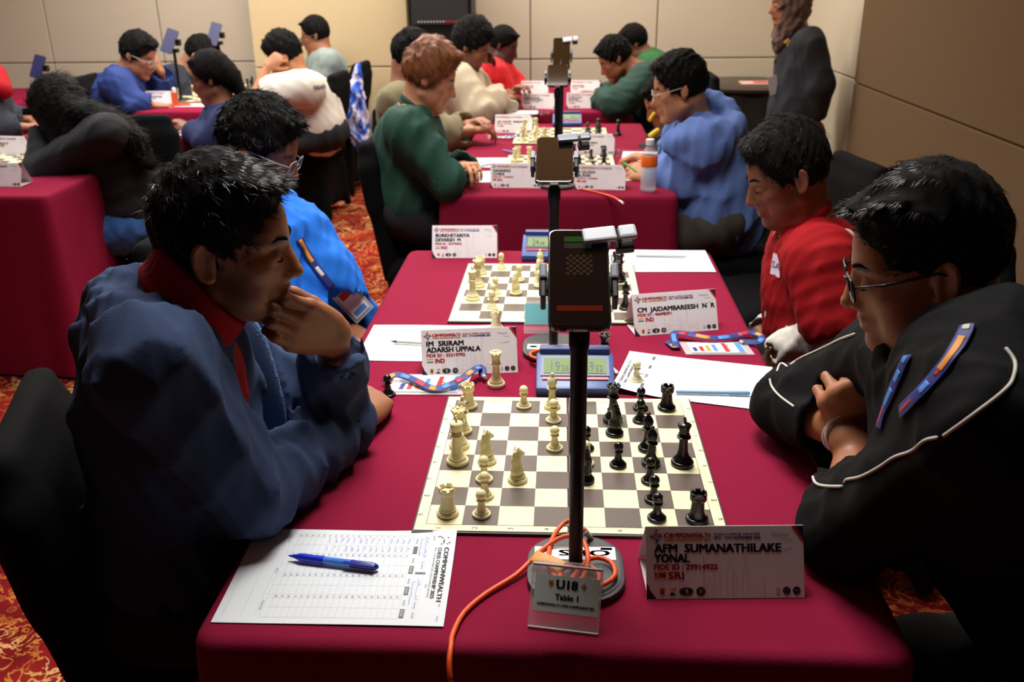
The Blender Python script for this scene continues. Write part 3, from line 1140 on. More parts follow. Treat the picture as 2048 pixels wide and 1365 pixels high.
def build_chair():
    r = empty('covered_chair', (0, 0, 0))
    S = SD()      # seat cover: a box seat and a skirt stretched to the floor, facing +x
    S.box((0, 0, .44), (.18, .215, .035), rd=.03)
    S.box((0, 0, .25), (.165, .20, .21), rd=.05, k=.05)
    for sx in (-1, 1):
        for sy in (-1, 1):
            S.cap((sx * .15, sy * .18, .40), (sx * .175, sy * .215, .03), .03, .03, k=.05)
    for a in (((0, .3, -.03), .19), ((0, -.3, -.03), .19), ((.28, 0, -.03), .19), ((-.28, 0, -.03), .17)):
        S.ell(a[0], (a[1], a[1], .14), k=.04, op='s')
    S.disp = folds(5, .004, .12)
    S.obj('seat_cover', .014, r, (m_spandex,))
    S = SD()
    Rb = Ry(rad(-9))
    S.box((-.205, 0, .62), (.030, .205, .24), R=Rb, rd=.028, k=.03)
    S.box((-.235, 0, .80), (.028, .175, .13), R=Rb, rd=.027, k=.06)
    S.disp = folds(8, .0015, .25)
    S.obj('backrest_cover', .012, r, (m_spandex,))
    return r


chair0 = build_chair()
_first = [True]


def chair(x, y, deg, label, group='black covered banquet chairs'):
    c = chair0 if _first[0] else copy_tree(chair0)
    _first[0] = False
    c.location = (x, y, 0); c.rotation_euler = (0, 0, rad(deg))
    tag(c, label, 'chair', group)
    return c


chair(-.575, -.105, 19, 'black fabric covered chair of the man in the navy hoodie at front left')
chair(-.76, .84, 0, 'black covered chair of the boy in the bright blue jacket')
chair(.76, -.28, 180, 'black covered chair under the player in the piped black jacket')
chair(.74, .86, 180, 'black covered chair under the player in the red polo')
chair(-.50, 2.20, -4, 'black covered chair of the boy in the green jacket')
chair(.64, 2.25, 180, 'black covered chair of the boy in the blue hoodie')
chair(.72, 1.70, 190, 'black covered chair rising behind the head of the red polo player')
chair(-.64, 3.15, 0, 'black covered chair of the khaki shirt boy')
chair(-.72, 4.45, 0, 'black covered chair of the bearded player in cream')
chair(.62, 4.45, 180, 'black covered chair of the boy in dark green')
chair(-1.72, 4.70, 176, 'black covered chair behind the white t-shirt boy, seen edge on')
chair(-1.72, 5.42, 175, 'black covered chair with a blue and white jacket hung over it')
chair(-1.98, 2.56, 270, 'black covered chair of the long haired girl')
chair(-1.92, 3.45, 180, 'black covered chair of the girl in the navy blazer')
chair(-2.86, 4.62, 0, 'black covered chair of the boy in bright blue, far left')
chair(-2.90, 3.35, 10, 'black covered chair at the left edge beside the red jersey')

# ------------------------------------------------------------------ chess sets
m_ivory = mat('cream_plastic', '#e6dbaa', .42, spec=.45)
m_black = mat('black_plastic', '#0b0b0c', .28, spec=.5)
PROF = {  # (radius, z) in millimetres
    'pawn': [(15, 0), (16.4, 1.5), (16.4, 4.6), (15, 6.2), (12.0, 6.6), (12.8, 8.6), (11.6, 10.6), (9.2, 12.2), (7.6, 16), (6.4, 22), (5.6, 28), (5.8, 30), (9, 31.2), (9, 33), (6, 34.3), (6.2, 35), (8.4, 38), (9.4, 42), (8.6, 46.5), (6, 50), (2.6, 52), (0.2, 52.4)],
    'rook': [(18, 0), (19.4, 2), (19.4, 6.2), (18, 8), (14.6, 8.6), (15.8, 11.5), (14.2, 14), (13, 17), (11.6, 24), (10.8, 34), (10.6, 40), (13.5, 41.5), (14.2, 43.5), (14.2, 52), (11, 52), (11, 47.5), (0.2, 47.5)],
    'bishop': [(16.5, 0), (18, 2), (18, 6), (16.5, 8), (13.2, 8.6), (14.2, 11.5), (12.4, 14), (9.8, 18), (7.6, 26), (6.6, 38), (6.4, 44), (11.5, 45.5), (11.5, 48), (8, 49.5), (7, 51.5), (9.6, 56), (10.6, 61), (9.6, 67), (6.4, 73), (3.4, 76.5), (3.6, 78), (4.2, 80), (3.2, 82.5), (.2, 83.3)],
    'queen': [(19, 0), (20.5, 2), (20.5, 7), (18.6, 9.4), (15.4, 10), (16.6, 13.5), (14.4, 16.5), (11.6, 21), (9.0, 30), (7.8, 44), (7.5, 54), (12.5, 55.5), (12.8, 58), (9, 60), (8.2, 62), (10.5, 63), (8.6, 65), (9.4, 72), (12.2, 79), (13.8, 82), (12.6, 83), (9, 81), (7, 84), (3.6, 86), (3.2, 88.5), (.2, 90.2)],
    'king': [(20, 0), (21.5, 2), (21.5, 7.5), (19.6, 10), (16.2, 10.6), (17.6, 14.2), (15, 17.6), (12, 22), (9.4, 31), (8.2, 46), (8, 58), (13, 59.5), (13.3, 62), (9.4, 64), (8.6, 66.5), (11, 67.5), (9, 69.5), (10, 77), (13, 86), (12.6, 87.2), (7, 90.5), (3, 91.5), (.2, 91.8)],
}


def knight_mesh(m, side):
    S = SD()
    S.cap((0, 0, .003), (0, 0, .006), .0165, k=.003, flat=((0, 0, 1), .35))
    mb = MB()
    S = SD()
    S.ell((0, 0, .024), (.0125, .0110, .013), k=.006)
    S.cap((-.001, 0, .026), (-.004, 0, .048), .0115, .0085, k=.008, flat=((0, 1, 0), .72))
    S.cap((-.004, 0, .046), (.001, 0, .060), .0095, .0080, k=.006, flat=((0, 1, 0), .68))
    S.cap((.000, 0, .060), (.0165, 0, .0505), .0072, .0048, k=.005, flat=((0, 1, 0), .75))
    for s in (-1, 1):
        S.cap((-.003, s * .0032, .064), (-.001, s * .0036, .0725), .0030, .0012, k=.002)
    S.cap((-.0115, 0, .034), (-.009, 0, .063), .0026, .0024, k=.002)
    S.cap((.009, 0, .036), (.012, 0, .041), .004, .004, k=.004, op='s')
    me = S.mesh(.0016, 'knight_head', mats=(m,))
    return me


def piece_mesh(kind, m):
    mb = MB()
    if kind == 'knight':
        prof = [(17, 0), (18.4, 2), (18.4, 6.2), (16.8, 8), (13.6, 8.6), (14.8, 11.5), (13.4, 14), (12, 16), (10.5, 17.5), (8, 19), (.2, 19.5)]
        mb.lathe([(r / 1000, z / 1000) for r, z in prof], m, 28, caps=False)
    else:
        mb.lathe([(r / 1000, z / 1000) for r, z in PROF[kind]], m, 28, caps=False)
    if kind == 'rook':
        for i in range(6):
            a = i * PI / 3 + .2
            arc = [(.0142 * math.cos(a + t), .0142 * math.sin(a + t)) for t in np.linspace(0, .68, 5)] + \
                  [(.0108 * math.cos(a + t), .0108 * math.sin(a + t)) for t in np.linspace(.68, 0, 5)]
            mb.prism(arc, .051, .0565, m)
    if kind == 'queen':
        for i in range(9):
            a = i * 2 * PI / 9
            mb.box((.0128 * math.cos(a), .0128 * math.sin(a), .0835), (.0016, .0026, .0018), m, Rz(a))
    if kind == 'bishop':
        mb.box((.0075, 0, .067), (.0052, .0035, .0009), mat('slit_dark', '#3a3326', .8) if m is m_ivory else m, Ry(rad(-35)))
    me = mb.mesh(kind)
    me.polygons.foreach_set('use_smooth', np.ones(len(me.polygons), bool))
    bm = bmesh.new(); bm.from_mesh(me); bmesh.ops.remove_doubles(bm, verts=bm.verts, dist=1e-6); bm.to_mesh(me); bm.free()
    try: me.set_sharp_from_angle(angle=math.radians(50))
    except Exception: pass
    return me


PM = {}
for kd in ('pawn', 'rook', 'knight', 'bishop', 'queen', 'king'):
    for cl, m_ in (('w', m_ivory), ('b', m_black)):
        PM[kd, cl] = piece_mesh(kd, m_)
kh = {c: knight_mesh(m_, 0) for c, m_ in (('w', m_ivory), ('b', m_black))}
cross = {}
for c, m_ in (('w', m_ivory), ('b', m_black)):
    mb = MB(); mb.box((0, 0, .0965), (.0017, .0017, .0060), m_); mb.box((0, 0, .0978), (.0017, .0050, .0016), m_)
    cross[c] = mb.mesh('cross')
NAMES = {'w': 'cream', 'b': 'black'}


def piece(kind, c, x, y, z, label, group, rz=0):
    o = link('chess_' + kind, PM[kind, c])
    o.location = (x, y, z); o.rotation_euler = (0, 0, rad(rz)); o.scale = (.87, .87, .85)
    tag(o, label, 'chess piece', group)
    if kind == 'knight': link('horse_head', kh[c], o)
    if kind == 'king': link('cross', cross[c], o)
    return o


m_bcream = mat('board_cream', '#e6dfb2', .45, spec=.4)
m_bdark = mat('board_brown', '#554840', .45, spec=.4)
m_bedge = mat('board_edge', '#2c2c30', .5)
m_ink = mat('ink_black', '#1b1b1d', .7)
m_inkg = mat('ink_grey', '#8d9096', .7)
SQ = .053


def chessboard(x, y, rz, label, mirror=False, letters=True):
    b = empty('chessboard', (x, y, .7505), rad(rz), label, 'chessboard', 'folding chessboards')
    h = .2315
    mb = MB(); mb.box((-h / 2 - .0003, 0, .0022), (h / 2 - .0004, h, .0022), m_bedge); mb.box((h / 2 + .0003, 0, .0022), (h / 2 - .0004, h, .0022), m_bedge)
    mb.obj('base', b, bevel=.0008)
    mb = MB()
    for s in (-1, 1): mb.box((s * (h / 2), 0, .0049), (h / 2 - .003, h - .004, .0005), m_bcream)
    mb.obj('playing_surface', b)
    mp = lambda p: np.column_stack([p[:, 0], p[:, 1], np.full(len(p), .0056)])
    pr = Print(mp)
    for i in range(8):
        for j in range(8):
            if (i + j) % 2 == 0:
                x0, y1 = -4 * SQ + i * SQ, 4 * SQ - j * SQ
                pr.rect(x0, y1 - SQ, x0 + SQ, y1, m_bdark)
    pr.obj('dark_squares', b)
    pr = Print(mp)
    for a in (-1, 1):
        pr.rect(-4 * SQ, a * 4 * SQ - .0004, 4 * SQ, a * 4 * SQ + .0004, m_ink)
        pr.rect(a * 4 * SQ - .0004, -4 * SQ, a * 4 * SQ + .0004, 4 * SQ, m_ink)
    if letters:
        for i in range(8):
            xx = -3.5 * SQ + i * SQ
            pr.text(str(i + 1), xx - .003, -4.20 * SQ, .008, m_ink, rot=rad(90) if i else rad(90))
            pr.text(str(i + 1), xx + .003, 4.20 * SQ, .007, m_ink, rot=rad(-90))
            yy = 3.5 * SQ - i * SQ
            pr.text('abcdefgh'[i], -4.16 * SQ, yy - .003, .009, m_ink, rot=rad(90))
            pr.text('abcdefgh'[i], 4.16 * SQ, yy + .003, .009, m_ink, rot=rad(-90))
    pr.obj('printing', b)
    return b


def put(board, code, c, which, rowdesc):
    """code like 'Ra1' on the board whose a-file is the far row and rank 1 the left column"""
    kinds = dict(P='pawn', R='rook', N='knight', B='bishop', Q='queen', K='king')
    k, f_, r_ = code[0], code[1], int(code[2])
    i, j = r_ - 1, 'abcdefgh'.index(f_)
    a = board.rotation_euler.z
    u, v = -3.5 * SQ + i * SQ + random.uniform(-.004, .004), 3.5 * SQ - j * SQ + random.uniform(-.004, .004)
    x = board.location.x + u * math.cos(a) - v * math.sin(a)
    y = board.location.y + u * math.sin(a) + v * math.cos(a)
    rz = (0 if c == 'w' else 180) + random.uniform(-25, 25) + (65 if k == 'N' and c == 'w' else 0) - (50 if k == 'N' and c == 'b' else 0)
    piece(kinds[k], c, x, y, .7558, '%s %s standing on square %s%d of the %s' % (NAMES[c], kinds[k], f_, r_, which), '%s pieces on the %s' % (NAMES[c], which), rz)


b1 = chessboard(0, 0, .2, 'brown and cream chessboard nearest the camera, lettered a to h')
for q in 'Ra1 Pa3 Ba4 Pb4 Bc1 Qd1 Ke1 Ne2 Nf3 Pd4 Pe5 Pf2 Pg2 Ph2 Rh1'.split(): put(b1, q, 'w', 'nearest chessboard', '')
for q in 'Qb6 Pa7 Ra8 Pb7 Nc6 Pd5 Bd7 Be7 Pe6 Ke8 Nf5 Pf7 Pg7 Ph7 Rh8'.split(): put(b1, q, 'b', 'nearest chessboard', '')
piece('queen', 'w', -.143, .292, .7505, 'cream queen standing off the board beside the tilted white name card', 'captured pieces')
piece('pawn', 'b', -.350, .240, .7505, 'black pawn standing alone on the cloth at the left table edge', 'captured pieces')
piece('pawn', 'w', .136, .322, .7505, 'cream pawn standing alone on the cloth beside the right score sheet', 'captured pieces')
piece('queen', 'b', .074, .392, .7505, 'black queen standing behind the nearest clock', 'captured pieces')

b2 = chessboard(-.050, .866, -.3, 'second chessboard of the near table, partly behind the dark phone', letters=False)
for q in 'Rb1 Qd1 Kf1 Pf2 Pg2 Ng4 Pa2 Bb4 Pc3 Pd4 Pe2 Nc4'.replace('Ng4', 'Ne3').split(): put(b2, q, 'w', 'second chessboard', '')
for q in 'Pc5 Qb7 Ra8 Pb8 Kc8 Pd7 Pe7 Nf7 Bg8 Pg7'.split(): put(b2, q, 'b', 'second chessboard', '')
piece('rook', 'w', -.165, .600, .7505, 'cream rook standing off the board by the silver pen sheet', 'captured pieces')

b3 = chessboard(-.03, 2.50, 0, 'third chessboard, on the middle table behind its white name cards', letters=False)
for q in 'Ra1 Pb2 Ke1 Qd2 Ph1 Rg1'.split(): put(b3, q, 'w', 'third chessboard', '')
for q in 'Ra8 Pb7 Ke8 Pg7 Ph7 Nf6'.split(): put(b3, q, 'b', 'third chessboard', '')
b4 = chessboard(-.03, 3.26, 0, 'fourth chessboard, at the far end of the middle table', letters=False)
for q in 'Ra1 Na2 Bb1 Pb2 Kd1 Qc2 Pd2 Pe2 Re1 Pf2 Pg2 Ng3 Bh1'.split(): put(b4, q, 'w', 'fourth chessboard', '')
for q in 'Ra8 Pb7 Kd8 Pc7 Pe7 Bf8 Pg7'.split(): put(b4, q, 'b', 'fourth chessboard', '')
piece('king', 'b', .252, 3.28, .7505, 'black king standing off the board near the blue hoodie boy', 'captured pieces')
piece('pawn', 'w', .148, 2.34, .7505, 'cream pawn standing off the board behind the right name card', 'captured pieces')
piece('pawn', 'b', .166, 2.345, .7505, 'black pawn standing off the board behind the right name card', 'captured pieces')

# ------------------------------------------------------------------ digital clocks
m_blue = mat('clock_blue', '#2d4f8f', .4, spec=.5)
m_navy = mat('clock_rocker', '#1d2f66', .35)
m_lcd = mat('clock_lcd', '#7e9266', .85)
m_red = mat('red_button', '#c8161c', .4)


def clock(x, y, rz, label, left='19', left2='36', right='59', right2='52'):
    c = empty('chess_clock', (x, y, .7505), rad(rz), label, 'clock', 'blue digital chess clocks')
    w = .076
    prof = [(0, 0), (.115, 0), (.115, .03), (.10, .050), (.085, .056), (.012, .024), (0, .018)]
    mb = MB()
    R = V([(0, 1, 0), (0, 0, 1), (1, 0, 0)]).T
    mb.prism(prof, -w, w, m_blue, R)
    mb.obj('housing', c, bevel=.004, autosm=40)
    mb = MB(); mb.prism([(.080, .054), (.108, .050), (.112, .064), (.100, .068), (.084, .066)], -w * .92, w * .92, m_navy, R)
    mb.obj('rocker', c, bevel=.004, autosm=40)
    a = math.atan2(.032, .073)
    ca, sa = math.cos(a), math.sin(a)

    def mp(p, o=.0012): return np.column_stack([p[:, 0], .012 + p[:, 1] * ca - o * sa, .024 + p[:, 1] * sa + o * ca])
    mb = MB()
    for lo, hi, o1, m_, nm in ((.018, .072, .002, mat('clock_bezel', '#223a6e', .4), 'bezel'), (.024, .064, .003, m_lcd, 'display')):
        e = w * (.88 if nm == 'bezel' else .80)
        mb = MB()
        q = V([(-e, lo), (e, lo), (e, hi), (-e, hi)])
        mb.add(np.vstack([mp(q, 0), mp(q, o1)]), [(4, 5, 6, 7), (0, 1, 5, 4), (1, 2, 6, 5), (2, 3, 7, 6), (3, 0, 4, 7)], m_)
        mb.obj(nm, c)
    for s in (-1, 1):
        mb = MB(); q = V([(s * .034 - .030, .008), (s * .034 + .030, .008), (s * .034 + .030, .0145), (s * .034 - .030, .0145)])
        mb.add(np.vstack([mp(q, 0), mp(q, .0025)]), [(4, 5, 6, 7), (0, 1, 5, 4), (1, 2, 6, 5), (2, 3, 7, 6), (3, 0, 4, 7)], m_red)
        mb.obj('button', c)
    dg_ = mat('lcd_digits', '#20261e', .5)
    for s, a_, b_ in ((-1, left, left2), (1, right, right2)):
        pr = Print(lambda p: mp(p, .0036))
        cx = s * .033
        pr.text(a_, cx - .014, .029, .026, dg_, w=.018)
        pr.text(b_, cx + .007, .029, .016, dg_, w=.014)
        if s > 0: pr.disc(cx - .020, .036, .0012, .0015, dg_, 6); pr.disc(cx - .020, .046, .0012, .0015, dg_, 6)
        pr.obj('digits', c)


clock(.013, .243, .5, 'blue digital chess clock beside the nearest board, showing 19 36 and 59 52')
clock(-.055, 1.130, -1, 'blue digital chess clock at the far end of the near table', '24', '08', '31', '45')
clock(.00, 3.56, 0, 'blue digital chess clock at the far end of the middle table', '40', '12', '38', '27')

# ------------------------------------------------------------------ phone stands, phones, lens clips
m_blk = mat('stand_black', '#08080a', .45, spec=.3)
m_base = mat('stand_base', '#2f3033', .5)
m_pad = mat('clamp_pad_grey', '#6f757c', .5)
m_scr = mat('phone_glass', '#08080a', .06, spec=.9, coat=.5)
m_side = mat('phone_case_clear', '#2a2a2c', .15, spec=.7)
m_silver = mat('silver_plastic', '#d9dde6', .3)
m_orange = mat('orange_cable', '#e8541c', .45)
m_grey = mat('grey_plastic', '#5b6674', .4)


def rrect(w, h, r, n=5):
    out = []
    for i, (cx, cy) in enumerate([(w - r, h - r), (-w + r, h - r), (-w + r, -h + r), (w - r, -h + r)]):
        for a in np.linspace(i * PI / 2, (i + 1) * PI / 2, n): out.append((cx + r * math.cos(a), cy + r * math.sin(a)))
    return out


def stand(x, y, label, tophh=1.11, tilt=32, rz=0, phone_label=None, lens=None, screen=None, lens_label=None, scale=1, cable=True):
    s = empty('phone_stand', (x, y, .7505), rad(rz), label, 'stand', 'black phone stands')
    mb = MB(); mb.prism(rrect(.066, .075, .055, 8), 0, .011, m_base); mb.obj('base', s, bevel=.003, autosm=40)
    mb = MB(); mb.prism(rrect(.060, .069, .050, 8), .011, .0122, m_pad if False else m_base); mb.obj('base_pad', s)
    H_ = tophh - .7505
    mb = MB(); mb.lathe([(.0095, .010), (.0095, H_ * .52), (.0085, H_ * .52), (.0085, H_ * .52 + .001)], m_blk, 20); mb.obj('lower_pole', s, autosm=40)
    mb = MB(); mb.lathe([(.0104, H_ * .52), (.0108, H_ * .54), (.0108, H_ - .03), (.013, H_ - .02), (.013, H_), (.008, H_ + .008)], m_blk, 20); mb.obj('upper_pole', s, autosm=40)
    a = rad(tilt)
    U = V([0, math.cos(a), math.sin(a)]); Xa = V([1, 0, 0]); Nn = np.cross(Xa, U)   # phone up, right, screen normal
    R = V([Xa, U, Nn]).T
    c0 = V([.0, .052, H_ + .048])
    mb = MB(); mb.box(c0 - Nn * .016, (.050, .012, .006), m_blk, R); mb.tube([(0, 0, H_), c0 - Nn * .018], .007, m_blk); mb.obj('clamp', s, bevel=.002)
    for sd in (-1, 1):
        mb = MB(); mb.box(c0 + Xa * sd * .0445 - Nn * .004 - U * .01, (.0035, .026, .014), m_blk, R); j = mb.obj('clamp_jaw', s, bevel=.002)
        mb = MB(); mb.box(c0 + Xa * sd * .0445 + Nn * .007 + U * .004, (.0050, .012, .006), m_pad, R); mb.obj('grip_pad', j, bevel=.003)
    # phone
    ph = empty('smartphone', s.location, s.rotation_euler.z, phone_label, 'phone', 'phones held on stands')
    pw, phh = .0385, .079
    mb = MB(); mb.prism(rrect(pw, phh, .010), -.0052, .0040, m_side, R, c0); mb.obj('case', ph, bevel=.0018, autosm=40)
    mb = MB(); mb.prism(rrect(pw - .0022, phh - .0022, .009), .0040, .0047, m_scr, R, c0); mb.obj('screen', ph)
    mp = lambda p: c0 + np.column_stack([p[:, 0], p[:, 1], np.full(len(p), .0050)]) @ R.T
    if screen:
        pr = Print(mp)
        g1, g2, br = mat('screen_green', '#1d3c10', .05, emit=.35), mat('screen_grey', '#26261f', .05, emit=.35), mat('screen_brown', '#2e2216', .05, emit=.35)
        rd_ = mat('screen_red', '#4a140c', .05, emit=.35)
        pr.rect(-.018, .057, .017, .066, g1); pr.obj('screen_banner', ph); pr = Print(mp); pr.rect(-.018, .046, .017, .055, g2); pr.obj('screen_banner', ph); pr = Print(mp)
        for i in range(8):
            for j in range(8):
                if (i + j) % 2 == 0: pr.rect(-.016 + i * .0042, .002 + j * .0042, -.0118 + i * .0042, .0062 + j * .0042, br)
        pr.obj('screen_board', ph); pr = Print(mp)
        pr.rect(-.028, -.054, .028, -.046, rd_)
        pr.obj('screen_button', ph)
    mb = MB()
    for u, w_, m_ in ((-.020, .004, m_blk), (0, .008, m_silver), (.018, .008, m_blk)):
        mb.box(c0 + Xa * u - U * (phh + .0003) - Nn * .0006, (w_, .0008, .0022), m_, R)
    mb.obj('ports', ph)
    if lens:
        lc = empty('clip_on_lens', s.location, s.rotation_euler.z, lens_label, 'lens', 'lens clips on phones')
        m1 = m_silver if lens == 'silver' else m_grey
        q = c0 + U * .062 + Xa * .030
        Ra = R @ Rz(rad(8))
        mb = MB(); mb.box(q + Nn * .012 - Xa * .003, (.0215, .011, .0042), m1, Ra); mb.obj('clip_arm', lc, bevel=.003)
        mb = MB(); mb.box(q + Nn * .013 + Xa * .033 + U * .004, (.0115, .0105, .0046), m1, Ra); mb.obj('clip_handle', lc, bevel=.004)
        mb = MB(); mb.box(q + Xa * .0225 + U * .002, (.0022, .0100, .012), m_blk, Ra); mb.box(q + Xa * .030 - Nn * .006 - U * .002, (.012, .009, .006), m_blk, Ra)
        mb.obj('clip_spring', lc, bevel=.002)
        mb = MB(); mb.lathe([(.011, -.020), (.012, -.006), (.008, -.0055)], m_blk, 16, c=q, R=R); mb.obj('lens_barrel', lc)
    return s


S1 = stand(.0085, -.317, 'black phone stand before the nearest board, orange cable looped on its base', 1.108, 33, 1,
           'dark phone with a silver clip, held nearest the camera', 'silver', True, 'silver lens clip on the nearest phone')
S2 = stand(-.032, .478, 'black phone stand beside the second board, behind the first phone', 1.105, 24, 0,
           'phone with a grey clip on the second stand, screen reflecting gold', 'grey', None, 'grey lens clip on the second phone')
S3 = stand(-.040, 2.12, 'thin black phone stand at the near end of the middle table', 1.105, 22, 0,
           'small far phone reflecting gold on the third stand', None, None)
S4 = stand(-.030, 2.92, 'thin black phone stand at the far end of the middle table', 1.12, 55, 0,
           'farthest middle phone with a pale clip turned to the board', 'silver', None, 'pale lens clip on the farthest middle phone')


def side_stand(px, py, Y, w, label, plabel, top=.16, lean=-20):
    """phone stand seen from the side among the left tables"""
    c = P(px, py, Y)
    s = empty('phone_stand', (c[0] + .02, c[1], .7505), 0, label, 'stand', 'black phone stands')
    mb = MB(); mb.prism(rrect(.066, .075, .055, 6), 0, .011, m_base); mb.obj('base', s, bevel=.002)
    h = c[2] - .7505
    mb = MB(); mb.lathe([(.0095, .010), (.0095, h - .03)], m_blk, 12); mb.obj('pole', s)
    mb = MB(); mb.box((.0, 0, h - .02), (.03, .02, .012), m_blk); mb.box((.035, 0, h + .03), (.014, .02, .02), m_blk); mb.obj('clamp', s, bevel=.004)
    p = empty('smartphone', (c[0], c[1], c[2]), 0, plabel, 'phone', 'phones held on stands')
    R = Ry(rad(lean)) @ Rx(rad(68)) @ Rz(0)
    mb = MB(); mb.prism(rrect(.0385, .079, .010), -.004, .004, m_side, R, (0, 0, .04)); mb.obj('case', p, bevel=.001)
    mb = MB(); mb.prism(rrect(.0365, .077, .009), .004, .0045, mat('phone_back_blue', '#2b2b58', .4), R, (0, 0, .04)); mb.obj('screen', p)


side_stand(341, 95, 4.7, 1, 'black phone stand in front of the dark jacket boy', 'navy tilted phone left of the dark jacket boy', lean=20)
side_stand(430, 80, 5.2, 1, 'black phone stand right of the dark jacket boy', 'navy narrow phone above and right of the dark jacket boy', lean=15)
side_stand(78, 146, 4.9, 1, 'black phone stand on the far left table', 'black phone above the far left table, tilted', lean=15)

# ------------------------------------------------------------------ orange cables
def cable(name, pts, label, r=.0034, plug=True, start_plug=False, parts=None):
    c = empty(name, tuple(pts[0]), 0, label, 'cable')
    mb = MB(); cv = bez(pts, 90); mb.tube(cv, r, m_orange, 10); mb.obj('cord', c, smooth=True)
    m_met = mat('metal_plug', '#b9b4ab', .3, metal=.8)
    ends = [(cv[-1], nrm(cv[-1] - cv[-4]))] if plug else []
    if start_plug: ends.append((cv[0], nrm(cv[0] - cv[3])))
    for e, d in ends:
        mb = MB(); mb.tube([e - d * .004, e + d * .016, e + d * .0165, e + d * .024], [.0048, .0048, .0046, .0046], m_met, 12)
        mb.obj('plug', c, autosm=40)
        mb = MB(); mb.tube([e + d * .024, e + d * .026, e + d * .032], [.004, .004, .0035], mat('plug_white', '#e8e2d8', .4), 8); mb.obj('plug_tip', c)
    return c


zt = .7505
bz = zt + .0165
cpt = [Z(1170, 1062, zt + .030), Z(1138, 1042, zt + .022), Z(1110, 1068, zt + .014), Z(1097, 1110, bz), Z(1107, 1150, bz), Z(1140, 1172, bz), Z(1172, 1172, bz), Z(1196, 1166, bz + .002),
       Z(1195, 1145, bz + .004), Z(1170, 1132, bz + .003), Z(1130, 1136, bz + .004), Z(1120, 1158, bz + .004), Z(1140, 1180, bz + .004),
       Z(1196, 1174, bz + .003), Z(1230, 1152, bz + .002), Z(1220, 1124, bz + .002), Z(1180, 1118, bz + .006), Z(1140, 1166, bz + .010), Z(1166, 1156, bz + .012), Z(1176, 1110, bz + .014), Z(1160, 1076, bz + .014),
       Z(1128, 1074, bz + .010), Z(1092, 1094, bz), Z(1062, 1122, zt + .012), Z(1030, 1152, zt + .006), Z(972, 1188, zt + .004), Z(928, 1226, zt + .004), Z(906, 1268, zt + .004)]
e0 = Z(902, 1292, zt + .004)
cpt += [e0, e0 + V([.000, -.022, -.010]), e0 + V([.003, -.034, -.032])]
c1 = cable('charging_cable', cpt, 'orange charging cable looped round the nearest stand and hanging over the table edge')
cable_end = cpt[0]
mb = MB(); d_ = nrm(Z(1182, 1078, zt + .012) - cpt[0]); mb.tube([cpt[0], cpt[0] + d_ * .024], .0042, mat('metal_plug', '#b9b4ab'), 10); mb.obj('plug', c1)
# leather-like cable tie
st = bez([Z(1069, 1097, bz + .012), Z(1062, 1118, bz + .006), Z(1084, 1124, bz + .008), Z(1128, 1137, bz + .010)], 14)
mb = MB(); mb.tube(bez([Z(1066, 1112, bz + .010), Z(1084, 1118, bz + .011), Z(1106, 1126, bz + .010), Z(1128, 1136, bz + .010)], 12), .0095, mat('yellow_strap', '#d98a14', .5), 12, flat=((.1, -.45, 1), .12))
mb.obj('strap', c1, smooth=True)
adopt(c1)
loop = [Z(1072 + 38 * math.cos(t) + 26, 712 + 10 * math.sin(t) - 2, zt + .014 + .004 * (t / 6)) for t in np.linspace(.3, 12.0, 30)]
c2 = cable('charging_cable', loop + [Z(1150, 690, bz), Z(1185, 700, zt + .006), Z(1215, 722, zt + .004), Z(1222, 735, zt + .004)], 'orange cable coiled on the base of the second stand'); adopt(c2)
c3 = cable('charging_cable', [Z(1160, 378, zt + .004), Z(1190, 384, zt + .004), Z(1225, 394, zt + .004), Z(1240, 403, zt + .004)], 'orange cable lying right of the second phone on the middle table'); adopt(c3)

# base stickers on the stands
for st_, ph_ in ((S1, 1), (S2, 2)):
    pr = Print(lambda p: np.column_stack([p[:, 0], p[:, 1], np.full(len(p), .0126)]))
    wht = mat('sticker_white', '#e9e9ec', .4)
    pr.rect(-.056, .014 if ph_ == 1 else -.024, .056, .044 if ph_ == 1 else .004, wht)
    bl_ = mat('sticker_blue', '#2a2aa8', .4)
    if ph_ == 1: pr.text('OKS', .048, .036, .013, bl_, w=.07, bold=.03, rot=PI); pr.rect(.036, .037, .052, .0425, mat('sticker_gold', '#c0921c', .4))
    else:
        pr.disc(-.043, -.010, .009, .005, m_red); pr.rect(.02, -.016, .028, -.006, bl_)
    a_ = pr.obj('sticker', st_)
# ------------------------------------------------------------------ name cards
m_card = mat('card_white', '#e4dfe0', .6)
I = lambda n, c, **k: mat(n, c, .6, **k)
m_kred, m_korg, m_kblu, m_kgry = I('print_red', '#c01420'), I('print_orange', '#d8801c'), I('print_blue', '#3a3f9a'), I('print_lightgrey', '#b9b2b8')
m_knavy = I('print_navy', '#15142e'); m_kgrn = I('print_green', '#1e7a34'); m_kpur = I('print_purple', '#3a2458')


